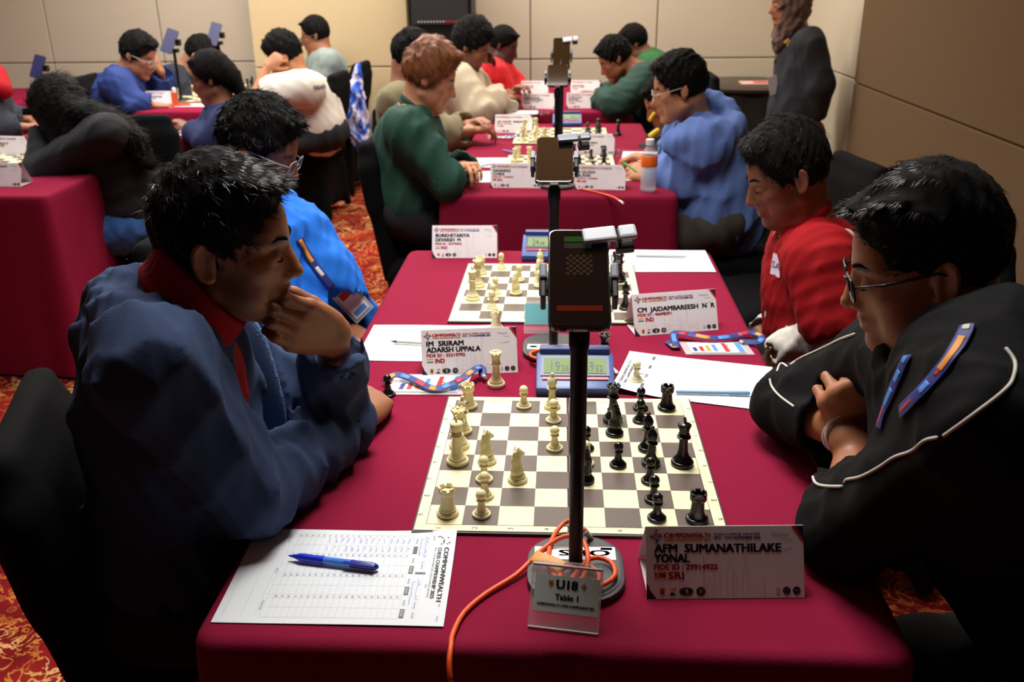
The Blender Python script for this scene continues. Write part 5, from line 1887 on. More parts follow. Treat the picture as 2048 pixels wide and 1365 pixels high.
for q in 'Pe6 Ng7 Ph8 Ra1 Kd1'.split(): put(bl, q, 'w', 'left table chessboard', '')
bq = chessboard(-2.45, 5.35, 0, 'chessboard before the white t-shirt boy at the back', letters=False)
for q in 'Ra2 Pb3 Qc2 Kd4 Nf5'.split(): put(bq, q, 'w', 'back chessboard by the white t-shirt', '')
for q in 'Ra8 Pb7 Kd8 Pe7 Qf8'.split(): put(bq, q, 'b', 'back chessboard by the white t-shirt', '')

# round console in the corner and its leaflet
p = P(1450, 150, 5.55)
c = empty('console_table', (1.30, 5.55, 0), 0, 'dark skirted round table in the far right corner', 'table')
mb = MB(); mb.lathe([(.42, .72), (.43, .725), (.43, .745), (.42, .75)], mat('console_top', '#2c221b', .3), 40); mb.obj('tabletop', c, autosm=40)
mb = MB()
n = 60; prof_ = []
v = [];
for z in (.02, .3, .6, .72):
    for i in range(n):
        a = i * 2 * PI / n; r = .40 + (.72 - z) * .03 + .010 * math.sin(i * 2 * PI / 5)
        v.append((r * math.cos(a), r * math.sin(a), z))
mb.add(v, [(j * n + i, j * n + (i + 1) % n, (j + 1) * n + (i + 1) % n, (j + 1) * n + i) for j in range(3) for i in range(n)], mat('dark_skirt', '#1a0f0c', .8)); mb.obj('skirt', c, smooth=True)
c = empty('leaflet', (1.38, 5.50, .7505), 0, 'pink and white leaflet lying on the dark round table', 'leaflet')
mb = MB(); mb.box((0, 0, .004), (.14, .09, .004), mat('leaflet_pink', '#e4b4ac', .6)); mb.box((.0, 0, .0085), (.05, .05, .0005), m_kred); mb.obj('paper', c)

# black audio rack in the recess of the back wall
p = P(888, 20, 5.7)
c = empty('loudspeaker', (p[0], 5.62, 0), 0, 'black loudspeaker cabinet with a row of sockets in the wall recess', 'speaker')
mb = MB(); mb.box((0, 0, .95), (.225, .17, .95), m_blk); mb.obj('cabinet', c, bevel=.01)
mb = MB(); mb.box((0, -.175, 1.52), (.20, .006, .35), mat('speaker_grille', '#161618', .8, bump=1, bscale=900)); mb.obj('grille', c, bevel=.004)
zc = P(888, 43, 5.45)[2]
for i in range(14):
    mb = MB(); mb.lathe([(.006, 0), (.006, .012)], mat('socket_white', '#b8b4ae', .4) if i < 9 else m_red, 8, c=(-.15 + i * .022, -.172, zc), R=Rx(rad(90))); mb.obj('socket', c)
# ------------------------------------------------------------------ the people
m_hair = mat('black_hair', '#0a0908', .42, spec=.45)
m_hairmass = mat('black_hair_mass', '#070605', .85, spec=.15)
m_hairsoft = mat('black_hair_soft', '#0c0a09', .6, spec=.25)
m_blond = mat('auburn_hair', '#7d4a26', .5, spec=.4)
m_navyh = mat('navy_hoodie', '#35425f', .95, bump=.6, bscale=600, sheen=.3, spec=.15)
m_redp = mat('red_polo', '#940c14', .85, bump=.4, bscale=900, spec=.2)
ALLP = []


def done(p): adopt(p.root); ALLP.append(p)


# --- man in the navy hoodie, front left
A = Person('man in a navy hoodie and red collar, chin on his fist, front left', P(446, 488, -.12), 8, 7, 2, .96,
           sh=(P(405, 690, .03), P(300, 735, -.31)), el=(Z(664, 822, .80), Z(500, 985, .815)), wr=(P(670, 674, -.03), Z(716, 838, .785)),
           hip=P(352, 1140, -.14) , skin='#8f5a3a', near=True, h=.0060, hb=.0040, stubble=.8, arm=1.0, girth=.98,
           neck=P(350, 640, -.15),
           hands=(dict(dir=P(566, 642, -.13) - P(670, 674, -.03), back=(.12, -1, .25), each=[(12, 88, 60), (10, 92, 60), (8, 92, 60), (4, 88, 60)], spread=-3, thumb=(.85, .22, -.50), tcurl=28, scale=1.04),
                  dict(dir=(.10, 1, .02), back=(.35, -.1, .9), curl=(48, 62, 40), thumb=(.8, .45, -.1), tcurl=8, scale=1.0)), trousers='#101119')


def hoodA(S):
    nk = A.neck
    pts = [P(395, 700, -.02), P(300, 600, .03), P(240, 590, -.08), P(240, 640, -.20), P(300, 690, -.28), P(375, 720, -.27)]
    cv = bez(pts, 16)
    for a, b in zip(cv[:-1], cv[1:]): S.cap(a, b, .038, k=.018)
    pts = [P(330, 560, .02), P(275, 545, -.06), P(258, 580, -.15), P(300, 630, -.22)]
    cv = bez(pts, 12)
    for a, b in zip(cv[:-1], cv[1:]): S.cap(a, b, .024, k=.012)
    pts = [P(245, 655, -.02), P(212, 660, -.12), P(225, 720, -.22), P(290, 765, -.27)]
    cv = bez(pts, 12)
    for a, b in zip(cv[:-1], cv[1:]): S.cap(a, b, .034, k=.02)
    S.ell(P(265, 570, -.06) + V([0.03, 0, .03]), (.05, .07, .03), k=.01, op='s')


def openA(S):
    # the jacket hangs open in front
    m1 = A.M + A.fwd * .15 + A.up * .02 - A.lat * .03; m2 = A.hip + A.fwd * .22 + A.up * .08 - A.lat * .03
    S.cap(m1, m2, .074, .080, k=.02, op='s')


A.garment('hoodie', m_navyh, t=.010, sleeve=1, cuff=.10, fold=.0085, wave=.085, seed=12, hood=hoodA, pre=openA, cutw=1.3, arm_r=1.0, neckhole=.070)
A.garment('polo_shirt', m_redp, t=-.006, sleeve=.3, fold=.003, wave=.1, seed=4, h=.008, neckhole=.058)
A.ring('collar', m_redp, r=.074, w=.010, height=.044, h=.0035, front_open=14, drop=.05)
# fleece edge and zip of the open front
S = SD()
e1 = [P(488, 650, -.03), P(520, 745, -.03), P(540, 830, -.03), P(548, 900, -.03)]
cv = bez(e1, 12)
for a_, b_ in zip(cv[:-1], cv[1:]): S.cap(a_, b_, .019, k=.01, flat=((.35, -1, 0), .35))
S.obj('fleece_edge', .0045, A.root, (mat('fleece_blue', '#5d7fae', .95, bump=1.0, bscale=300),))
A.hair(m_hair, 15000, .022, .0006, h=.0045, lift=.22, mass=m_hairmass, seed=3, top=.016, side=.003, front=.014, rough=.003, wave=.03, hairline=.070, low=-.080)
done(A)

# --- player in the black jacket, front right
m_blackj = mat('black_jacket', '#0b0b0d', .85, bump=.3, bscale=500, spec=.15)
C = Person('boy in glasses and a black jacket with white piping, arms crossed, front right', P(1856, 529, -.20), 169, 15, 0, .95,
           sh=(P(2000, 850, -.46), P(1805, 712, -.09)), el=(Z(1690, 1062, .80), Z(1580, 812, .812)), wr=(P(1716, 858, -.07), Z(1688, 868, .862)),
           hip=(.80, -.28, .52), skin='#9c6240', near=True, h=.0068, hb=.0040, fat=1.10, girth=1.12, arm=1.12,
           neck=P(1925, 735, -.27),
           hands=(dict(dir=P(1684, 772, -.105) - P(1716, 858, -.07), back=(-.15, -1, .3), curl=(98, 92, 60), spread=-2, thumb=(.8, .4, -.1), scale=1.02),
                  dict(dir=Z(1775, 925, .835) - Z(1688, 868, .862), back=(-.35, -.2, 1), curl=(25, 30, 20), thumb=(.75, .5, -.3), scale=1.02)), trousers='#0d0d12', stubble=.15)


def bodyC(S):
    S.cap(P(2010, 740, -.36), P(2060, 900, -.36), .10, .14, k=.06)


C.garment('jacket', m_blackj, t=.010, sleeve=1, cuff=.26, cutw=1.2, fold=.006, wave=.09, seed=21, extra=bodyC, arm_r=.98, neckhole=.072)
C.garment('tshirt', mat('navy_tshirt', '#131833', .85), t=.0, sleeve=.3, fold=.003, wave=.1, seed=4, h=.011, neckhole=.062)
C.hair(m_hair, 16000, .020, .0005, h=.0045, lift=.30, mass=m_hairmass, seed=5, top=.018, side=.004, front=.008, rough=.003, wave=.05, hairline=.070, low=-.078)
C.glasses('#0b0c14', .0019)


def piping(p, name, pts, r, m, objs, off=.001):
    q, n_ = project_on(objs, [(float(a), float(b)) for a, b in bez([(x, y, 0) for x, y in pts], 60)[:, :2]], off)
    if len(q) < 4: return
    k = 5
    qq = q.copy()
    for i in range(len(q)): qq[i] = q[max(0, i - 2):i + 3].mean(0)
    mb = MB(); mb.tube(qq, r, m, 8); mb.obj(name, p.root, smooth=True)


m_pipe = mat('white_piping', '#c9c5bb', .6)
jk = [C.cloths[0]]
piping(C, 'white_piping', [(1712, 668), (1680, 680), (1640, 700), (1600, 718), (1580, 732)], .0019, m_pipe, jk)
piping(C, 'white_piping', [(1576, 735), (1562, 728), (1554, 745)], .0019, m_pipe, jk)
piping(C, 'white_piping', [(1540, 758), (1545, 775), (1562, 795), (1590, 815)], .0019, m_pipe, jk)
piping(C, 'white_piping', [(2010, 695), (2030, 725), (2025, 760), (2005, 785), (1960, 820), (1920, 850), (1885, 875)], .0020, m_pipe, jk)
piping(C, 'white_piping', [(1880, 875), (1850, 882), (1825, 903), (1790, 915), (1760, 935), (1722, 955), (1695, 960), (1690, 968)], .0020, m_pipe, jk)
piping(C, 'white_piping', [(1628, 910), (1626, 940), (1630, 965), (1650, 973), (1688, 974)], .0020, m_pipe, jk)


def strap_on(p, name, pts, w, segs, objs, off=.003):
    q, n_ = project_on(objs, [(float(a), float(b)) for a, b in bez([(x, y, 0) for x, y in pts], 50)[:, :2]], off)
    if len(q) < 6: return
    qq = V([q[max(0, i - 2):i + 3].mean(0) for i in range(len(q))]); nn = V([nrm(n_[max(0, i - 3):i + 4].mean(0)) for i in range(len(q))])
    L_ = len(qq)
    mb = MB(); mb.tube(qq, w, m_strapb, 10, flat=(nn, .10)); o = mb.obj(name, p.root, smooth=True)
    for a, b, m_, ww in segs:
        i, j = int(a * L_), max(int(a * L_) + 3, int(b * L_))
        mb = MB(); mb.tube(qq[i:j] + nn[i:j] * .0010, w * ww, m_, 8, flat=(nn[i:j], .10)); mb.obj('print_band', o, smooth=True)


cb = C.cloths
strap_on(C, 'lanyard', [(1938, 650), (1925, 680), (1900, 720), (1870, 758), (1840, 790), (1800, 830)], .0088, [(.02, .12, m_pipe, .5), (.18, .55, m_strapo, .5), (.22, .60, m_strapr, .3), (.66, .80, m_straps, .5), (.86, .98, m_strapr, .3)], cb)
strap_on(C, 'lanyard', [(1818, 712), (1808, 735), (1795, 765), (1780, 800), (1768, 830), (1760, 860)], .0088, [(.02, .16, m_straps, .5), (.26, .42, m_straps, .5), (.48, .70, m_straps, .5), (.60, .95, m_strapr, .3)], cb)
# bracelet
w_, e_ = C.wrR, C.elR
d_ = nrm(w_ - e_); c0 = w_ - d_ * .004
yv = nrm(np.cross(d_, (0, 0, 1))); zv = np.cross(yv, d_)
mb = MB(); mb.tube([c0 + (yv * math.cos(t) + zv * math.sin(t)) * .0305 + d_ * .006 * math.sin(t * 2) for t in np.arange(24) * 2 * PI / 24], .0026, mat('bracelet_white', '#cfcac2', .6), 8, closed=True)
mb.tube([c0 + d_ * .007 + (yv * math.cos(t) + zv * math.sin(t)) * .0300 for t in np.arange(24) * 2 * PI / 24], .0022, mat('bracelet_white', '#fff'), 8, closed=True)
mb.obj('bracelet', C.root, smooth=True)
done(C)

# --- red polo player, second on the right
D = Person('boy in a red polo over pale sleeves looking down, second on the right', P(1577, 349, .84), 182, 21, 0, .96,
           sh=(P(1640, 520, .68), P(1600, 500, 1.00)), el=(P(1672, 662, .62), P(1600, 632, 1.04)), wr=(P(1552, 706, .72), P(1522, 668, .94)),
           hip=P(1640, 720, .85), skin='#7d4a2e', near=True, h=.0070, hb=.0045, girth=.92, stubble=.35,
           hands=(dict(dir=(-.1, .1, -1), back=(-1, 0, 0)), dict(dir=(-.1, -.1, -1), back=(-1, 0, 0))), trousers='#15161c')
D.garment('undershirt', mat('white_patterned_sleeves', '#c9c6bd', .85, bump=.4, var=.25, vscale=60), t=.004, sleeve=1, cuff=.0, fold=.006, wave=.08, seed=31, arm_r=.98, h=.009)
D.garment('polo_shirt', m_redp, t=.012, sleeve=.88, fold=.006, wave=.09, seed=33, arm_r=1.15, neckhole=.060)
D.ring('collar', m_redp, r=.060, w=.009, height=.030, h=.004, front_open=22)
D.hair(mat('black_hair_soft', '#0c0a09'), 9000, .024, .0007, h=.0045, lift=.25, mass=m_hairmass, seed=9, top=.022, side=.006, front=.020, rough=.003, wave=.035, hairline=.070, low=-.070)
q, n_ = project_on(D.cloths, [(1554, 531)], .002)
if len(q):
    zz = nrm(n_[0]); xx = nrm(np.cross((0, 0, 1), zz)); yy = np.cross(zz, xx)
    pr = Print(lambda p: q[0] + p[:, :1] * xx + p[:, 1:] * yy)
    pr.rect(-.020, -.026, .020, .026, mat('chest_patch', '#d9d4de', .6)); pr.obj('chest_patch', D.root)
    pr = Print(lambda p: q[0] + p[:, :1] * xx + p[:, 1:] * yy + zz * .001)
    pr.text('SA', -.017, -.008, .016, mat('patch_purple', '#4a3a8a', .6), w=.034); pr.obj('patch_print', D.root)
done(D)

# --- boy in the bright blue jacket, second on the left
m_bright = mat('bright_blue_jacket', '#1f6fd6', .8, bump=.3, spec=.25)
B_ = Person('boy in a bright blue jacket with a lanyard, behind the navy hoodie man', P(516, 300, .90), 0, 22, 0, .98,
            sh=(P(545, 440, 1.05), P(520, 470, .74)), el=(P(590, 600, 1.05), P(560, 650, .70)), wr=(P(705, 668, .80), P(690, 690, .66)),
            hip=P(560, 700, .88), skin='#7d4a2e', near=False, h=.0075, hb=.0065, hands=({}, {}), girth=1.0)
B_.garment('jacket', m_bright, t=.016, sleeve=1, cuff=.05, fold=.008, wave=.09, seed=41, arm_r=1.1,
           extra=lambda S: (S.cap(P(585, 480, .84), P(680, 640, .84), .10, .09, k=.06), S.cap(P(620, 560, .84), P(640, 690, .84), .10, .10, k=.06)))
B_.hair(m_hairsoft, 6000, .024, .0009, h=.005, lift=.6, seed=13, top=.040, side=.022, front=.030, rough=.008, wave=.03, low=-.06)
B_.glasses('#9a9aa2', .0014)
bb = [B_.cloths[0]]
strap_on(B_, 'lanyard', [(596, 475), (612, 505), (632, 535), (652, 560), (668, 578)], .010, [(.05, .45, m_strapo, .5), (.5, .7, m_pipe, .5)], bb)
q, n_ = project_on(bb, [(700, 600)], .006)
if len(q):
    zz = nrm(n_[0] * .6 + nrm(CAM - q[0]) * .4); a1 = nrm(P(735, 632, q[0][1]) - P(675, 572, q[0][1])); a1 = nrm(a1 - zz * (a1 @ zz)); a2 = np.cross(zz, a1)
    R = V([a1, a2, zz]).T
    mb = MB(); mb.box(q[0], (.055, .032, .001), m_plast, R); mb.obj('badge_sleeve', B_.root)
    mb = MB(); mb.box(q[0] + a1 * .006 + zz * .0015, (.040, .024, .0006), mat('badge_card', '#fff'), R); mb.box(q[0] - a1 * .022 + zz * .0024, (.010, .018, .0004), m_kred, R); mb.box(q[0] + a1 * .034 + zz * .0024, (.007, .018, .0004), m_straps, R); mb.obj('badge_card', B_.root)
done(B_)

# --- boy in the green jacket
E_ = Person('auburn haired boy in a dark green jacket, arms folded on the middle table', P(859, 156, 2.2), 3, 20, 0, .98,
            sh=(P(838, 255, 2.38), P(815, 262, 2.03)), el=(P(885, 345, 2.40), P(897, 362, 2.0)), wr=(P(925, 335, 2.15), P(925, 340, 2.32)),
            hip=P(815, 420, 2.2), skin='#c98a66', h=.0085, hb=.007, hands=({}, {}), girth=1.05)
E_.garment('jacket', mat('green_jacket', '#0e4234', .8, bump=.3), t=.018, sleeve=1, fold=.007, wave=.12, seed=51, arm_r=1.12)
E_.ring('collar', mat('green_jacket', '#fff'), r=.062, w=.010, height=.025, front_open=30)
E_.hair(m_blond, 7000, .035, .0010, h=.006, lift=.25, seed=17, top=.060, side=.030, front=.040, rough=.008, wave=.05, low=-.055)
done(E_)

# --- khaki shirt boy behind him
F_ = Person('black haired boy in a khaki shirt hidden behind the auburn haired boy', P(822, 118, 3.1), 0, 25, 0, .98,
            sh=(P(815, 205, 3.25), P(800, 205, 2.95)), el=(P(885, 270, 3.2), P(880, 270, 2.95)), wr=(P(935, 250, 3.1), P(935, 262, 3.0)),
            hip=P(800, 330, 3.1), skin='#a8745a', h=.010, hb=.009, hands=({}, {}))
F_.garment('shirt', mat('khaki_shirt', '#7b7355', .9), t=.018, sleeve=1, fold=.007, wave=.12, seed=53, arm_r=1.2)
F_.hair(m_hairsoft, 2500, .04, .0015, seed=19, top=.040, side=.022, front=.030, rough=.008, wave=.05, low=-.07)
done(F_)

# --- bearded player in cream
G_ = Person('bearded player in a cream sweater at the far table', P(940, 92, 4.2), 0, 28, 0, 1.12,
            sh=(P(935, 165, 4.4), P(915, 170, 4.0)), el=(P(975, 230, 4.4), P(955, 222, 3.92)), wr=(P(1020, 190, 4.3), P(1010, 200, 4.15)),
            hip=P(905, 280, 4.2), skin='#8a5a40', h=.011, hb=.009, hands=({}, {}), stubble=1.0, girth=1.2, arm=1.15)
G_.garment('sweater', mat('cream_sweater', '#b9ab92', .95, bump=.5, bscale=150), t=.03, sleeve=1, fold=.010, wave=.14, seed=55, arm_r=1.5)
G_.hair(m_hairsoft, 3000, .05, .0018, lift=.8, seed=23, top=.065, side=.030, front=.034, rough=.012, wave=.05, low=-.06)
done(G_)

H_ = Person('boy in a red jersey resting his chin on his hand at the far table', P(1005, 92, 5.0), -5, 20, 0, 1.0,
            sh=(P(1000, 140, 5.18), P(985, 150, 4.85)), el=(P(1035, 195, 5.1), P(1008, 200, 4.9)), wr=(P(1030, 175, 5.15), P(985, 135, 4.82)),
            hip=P(985, 230, 5.0), skin='#4a2c22', h=.011, hb=.009, hands=({}, {}), girth=1.1)
H_.garment('jersey', mat('red_jersey', '#d01420', .8), t=.02, sleeve=.7, fold=.006, wave=.12, seed=57, arm_r=1.3,
           extra=lambda S: S.cap(P(1005, 145, 5.1), P(1040, 185, 5.1), .08, .08, k=.05))
H_.hair(m_hairsoft, 0, seed=29, top=.018, side=.008, front=.012, rough=.002, wave=.02, low=-.06)
done(H_)

# --- blue hoodie boy
I_ = Person('boy in glasses and a sky blue hoodie writing behind the water bottle', P(1361, 178, 2.2), 176, 13, 0, 1.0,
            sh=(P(1412, 290, 2.08), P(1380, 270, 2.44)), el=(P(1368, 362, 2.14), P(1345, 330, 2.42)), wr=(P(1312, 352, 2.22), P(1310, 322, 2.44)),
            hip=P(1425, 450, 2.2), skin='#b97f58', h=.0085, hb=.0065, girth=1.15, arm=1.15,
            hands=(dict(curl=(35, 55, 30), back=(.2, -.7, .7), dir=P(1280, 345, 2.24) - P(1312, 352, 2.22)), {}), trousers='#3c3830')


def hoodI(S):
    cv = bez([P(1350, 262, 2.30), P(1400, 225, 2.36), P(1455, 240, 2.25), P(1460, 265, 2.10), P(1400, 275, 2.04), P(1355, 285, 2.08)], 18)
    for a, b in zip(cv[:-1], cv[1:]): S.cap(a, b, .050, k=.02)
    cv = bez([P(1385, 215, 2.3), P(1430, 205, 2.25), P(1465, 225, 2.2)], 6)
    for a, b in zip(cv[:-1], cv[1:]): S.cap(a, b, .035, k=.015)
    S.cap(P(1440, 350, 2.2), P(1455, 440, 2.2), .16, .15, k=.06)


I_.garment('hoodie', mat('sky_hoodie', '#5a76b4', .9, bump=.4, sheen=.2), t=.024, sleeve=1, fold=.012, wave=.13, seed=61, hood=hoodI, arm_r=1.3)
I_.hair(m_hairsoft, 5000, .03, .0011, seed=31, top=.036, side=.016, front=.034, rough=.006, wave=.04, low=-.07)
I_.glasses('#c8b9a8', .0014)
done(I_)

I2 = Person('dark clad boy mostly hidden behind the blue hoodie boy, nose showing', P(1332, 205, 3.15), 182, 28, 0, .98,
            sh=(P(1360, 285, 3.0), P(1345, 275, 3.3)), el=(P(1325, 315, 2.95), P(1320, 300, 3.3)), wr=(P(1290, 312, 3.0), P(1290, 300, 3.25)),
            hip=P(1370, 380, 3.1), skin='#96603f', h=.011, hb=.009, hands=({}, {}))
I2.garment('jacket', mat('black_yellow_jacket', '#17181c', .8), t=.02, sleeve=1, fold=.008, wave=.12, seed=63, arm_r=1.25)
S = SD(); S.cap(P(1308, 228, 3.0), P(1300, 240, 3.0), .010, k=.01); S.cap(P(1315, 262, 2.93), P(1302, 272, 2.93), .014, k=.01)
S.obj('yellow_stripe', .006, I2.root, (mat('jacket_yellow', '#e0b41c', .6),))
I2.hair(m_hairsoft, 1500, .03, .0015, seed=33, top=.03, side=.014, front=.02, rough=.006, wave=.04, low=-.07)
done(I2)

# --- dark green boy, far right table
J_ = Person('boy in a dark green jacket leaning over the far table', P(1232, 118, 4.4), 182, 30, 0, 1.02,
            sh=(P(1290, 165, 4.2), P(1275, 155, 4.6)), el=(P(1235, 208, 4.1), P(1225, 195, 4.6)), wr=(P(1200, 200, 4.3), P(1195, 190, 4.6)),
            hip=P(1345, 260, 4.4), skin='#8d5638', h=.011, hb=.009, hands=({}, {}), girth=1.1)
J_.garment('jacket', mat('dark_green_jacket', '#12382f', .85), t=.022, sleeve=1, fold=.008, wave=.13, seed=65, arm_r=1.35)
J_.hair(m_hairsoft, 2000, .03, .0015, seed=35, top=.034, side=.014, front=.03, rough=.007, wave=.05, low=-.06)
done(J_)
K_ = Person('boy in leaf green behind the dark green jacket, back of head showing', P(1268, 88, 5.2), 183, 22, 0, 1.0,
            sh=(P(1305, 135, 5.05), P(1290, 128, 5.35)), el=(P(1270, 170, 5.0), P(1260, 165, 5.35)), wr=(P(1235, 175, 5.1), P(1230, 170, 5.3)),
            hip=P(1330, 200, 5.2), skin='#7a4a34', h=.012, hb=.010, hands=({}, {}), girth=1.0)
K_.garment('shirt', mat('leaf_green_shirt', '#1c5a2a', .85), t=.02, sleeve=1, fold=.006, wave=.13, seed=67, arm_r=1.2)
K_.ring('collar', mat('pink_collar', '#b08a80', .8), r=.06, w=.012, height=.02)
K_.hair(m_hairsoft, 0, seed=37, top=.022, side=.010, front=.016, rough=.004, wave=.04, low=-.06)
done(K_)

# --- standing woman
m_blz = mat('charcoal_blazer', '#262930', .85, bump=.3)
hx = P(1590, 240, 4.55)
Lw = Person('standing woman in a brown headscarf and charcoal blazer, hands behind her back', P(1578, 6, 4.55), 182, 8, 0, 1.06,
            sh=(P(1618, 88, 4.42), P(1580, 82, 4.70)), el=(P(1640, 170, 4.38), P(1590, 165, 4.74)), wr=(P(1628, 235, 4.45), P(1625, 232, 4.62)),
            hip=P(1592, 235, 4.55), skin='#a86a4c', h=.010, hb=.008, hands=({}, {}), stand=True, trousers=None, ears=False, neck=P(1598, 70, 4.55))


def blz(S):
    S.cap(P(1592, 180, 4.55), P(1580, 262, 4.55), .135, .165, k=.06)
    S.cap(P(1590, 250, 4.55), P(1590, 262, 4.55), .16, .165, k=.04)


Lw.garment('blazer', m_blz, t=.022, sleeve=1, cuff=.02, fold=.005, wave=.15, seed=71, arm_r=1.2, extra=blz)
S = SD(); b0 = P(1588, 270, 4.55)
S.cap(b0, V([b0[0], b0[1], .12]), .155, .19, k=.03); S.disp = folds(9, .01, .2); S.obj('skirt', .014, Lw.root, (mat('dark_skirt_cloth', '#1b1c21', .9),))
S = SD()
for t in (-1, 1): S.cap((b0[0] + .02, b0[1] + t * .08, .04), (b0[0] - .16, b0[1] + t * .08, .035), .04, .035, k=.02)
S.obj('shoes', .012, Lw.root, (mat('shoe_dark', '#111'),))
S = SD(); f = Lw.fr
S.ell((-.02, 0, .035), (.120, .098, .112), k=.02, fr=f); S.cap((-.02, 0, -.04), (.01, 0, -.13), .095, .075, k=.04, fr=f)
S.cap((.0, 0, -.13), (.045, .0, -.20), .075, .06, k=.04, fr=f); S.cap((.05, 0, -.19), (.075, 0, -.30), .038, .018, k=.03, fr=f)
S.ell((.092, 0, -.012), (.055, .052, .088), k=.012, op='s', fr=f)
S.disp = folds(14, .010, .06)
S.obj('headscarf', .008, Lw.root, (mat('brown_headscarf', '#6a5248', .9, var=.35, vscale=25, bump=.4),))
q, _n = project_on(Lw.cloths, [(1577, 86)], .006)
if len(q):
    mb = MB()
    for dx, dz in ((0, 0), (.016, .006), (-.014, .004), (.006, -.014), (-.002, .014)): mb.lathe([(.001, 0), (.011, .002), (.001, .007)], mat('gold_brooch', '#d8b050', .4), 10, c=q[0] + V([dx, -.006, dz]), R=Rx(rad(90)))
    mb.obj('brooch', Lw.root)
q, _n = project_on(Lw.cloths, [(1552, 170)], .01)
if len(q):
    mb = MB(); mb.box(q[0] + V([-.01, -.01, 0]), (.028, .002, .055), mat('name_tag_grey', '#b8b4b4', .5), Ry(rad(-14))); mb.obj('name_tag', Lw.root)
done(Lw)

# --- long haired girl on the left
m_blacks = mat('black_sweater', '#0f1117', .9, bump=.3)
M_ = Person('girl with long black hair in a black sweater, head on her hand, left', P(122, 222, 2.52), 176, 38, 0, 1.0,
            sh=(P(215, 268, 2.36), P(180, 262, 2.68)), el=(P(84, 340, 2.38), P(90, 322, 2.68)), wr=(P(88, 268, 2.52), P(150, 330, 2.62)),
            hip=P(262, 455, 2.52), skin='#c99478', h=.0085, hb=.007, girth=.92, hands=(dict(dir=(.15, .1, 1), back=(-1, -.2, .1), curl=(35, 45, 25)), {}), trousers=None, neck=P(178, 240, 2.52))
M_.garment('sweater', m_blacks, t=.018, sleeve=1, cuff=.05, fold=.007, wave=.14, seed=73, arm_r=1.05,
           extra=lambda S: S.cap(P(240, 300, 2.52), P(270, 400, 2.52), .12, .13, k=.06))
S = SD(); f = M_.fr
S.ell((-.014, 0, .045), (.120, .100, .105), k=.02, fr=f)
S.cap(f((-.02, 0, .02)), P(165, 250, 2.50), .10, .075, k=.04)
S.cap(f((.02, .05, .0)), P(118, 300, 2.40), .062, .035, k=.03)
S.cap(f((-.03, .05, .0)), P(165, 290, 2.40), .070, .045, k=.03)
cv = bez([P(160, 225, 2.46), P(212, 238, 2.44), P(258, 268, 2.43), P(286, 318, 2.43)], 8)
for i, (a, b) in enumerate(zip(cv[:-1], cv[1:])): S.cap(a, b, .075 - i * .004, k=.03, flat=((.6, 0, .8), .6))
S.plane((1, 0, -.25), (.088, 0, .02), k=.01, fr=f)
S.disp = folds(15, .004, .04)
hm = S.obj('long_hair', .007, M_.root, (m_hairmass,))
hair_strands(hm, M_.fr, 6000, .07, .0010, m_hairsoft, lambda q: np.tile(V([-.75, 0, -.5]), (len(q), 1)), .05, 5)
S = SD(); S.ell(M_.hip + V([0, 0, .02]), (.19, .19, .12), k=.03)
for t, kk in ((1, P(150, 470, 2.35)), (-1, P(140, 450, 2.62))): S.cap(M_.hip + V([0, -.09 * t, 0]), kk, .095, .07, k=.04); S.cap(kk, V([kk[0] - .06, kk[1] - .02, .13]), .06, .05, k=.02)
S.disp = folds(16, .008, .10)
S.obj('jeans', .010, M_.root, (mat('blue_jeans', '#2a5a96', .9, bump=.5, var=.1),))
for i, (px, py) in enumerate(((150, 605), (150, 570))):
    c0 = Z(px, py, .05) if i == 0 else Z(165, 575, .05)
    S = SD(); S.cap(c0 + V([.08, 0, .03]), c0 + V([-.10, -.03, 0]), .050, .040, k=.02); S.cap(c0 + V([.06, 0, .05]), c0 + V([.07, 0, .09]), .045, .042, k=.02); S.plane((0, 0, -1), (0, 0, .012), k=.004)
    S.obj('sneaker', .008, M_.root, (mat('sneaker_white', '#8d8983', .6),))
q = P(157, 462, 2.30)
mb = MB(); mb.box(q, (.040, .002, .062), mat('badge_card2', '#8f7a74', .5), Ry(rad(8))); mb.box(q + V([0, -.003, .01]), (.028, .0006, .02), m_kred, Ry(rad(8))); mb.obj('badge', M_.root)
done(M_)

# --- back left group
m_rblue = mat('royal_blue_jacket', '#12306f', .85, bump=.3)
N_ = Person('boy in glasses and a bright blue jacket leaning on his fist, back left', P(275, 112, 4.5), -4, 22, 0, 1.1,
            sh=(P(262, 165, 4.70), P(235, 170, 4.32)), el=(P(325, 195, 4.75), P(268, 212, 4.30)), wr=(P(322, 145, 4.62), P(305, 212, 4.35)),
            hip=P(225, 250, 4.5), skin='#a06a4a', h=.010, hb=.008, girth=1.15, arm=1.1,
            hands=(dict(dir=(-.4, -.1, 1), back=(.9, -.3, .3), curl=(50, 70, 40)), {}))
N_.garment('jacket', m_rblue, t=.022, sleeve=1, fold=.010, wave=.13, seed=75, arm_r=1.3)
N_.hair(m_hairsoft, 3000, .03, .0015, seed=41, top=.036, side=.018, front=.03, rough=.008, wave=.04, low=-.05)
N_.glasses('#b8b8c0', .0016)
done(N_)
O_ = Person('boy in a dark jacket bending over the board at the back wall', P(398, 112, 5.2), 5, 40, 0, 1.1,
            sh=(P(375, 165, 5.38), P(345, 160, 5.02)), el=(P(400, 205, 5.3), P(375, 210, 5.0)), wr=(P(430, 200, 5.3), P(425, 205, 5.1)),
            hip=P(330, 230, 5.2), skin='#b07c62', h=.011, hb=.009, hands=({}, {}), girth=1.15)
O_.garment('jacket', mat('ink_jacket', '#151c2c', .85), t=.022, sleeve=1, fold=.008, wave=.13, seed=77, arm_r=1.35)
O_.hair(m_hairsoft, 2500, .03, .0015, seed=43, top=.03, side=.014, front=.024, rough=.007, wave=.04, low=-.06)
done(O_)
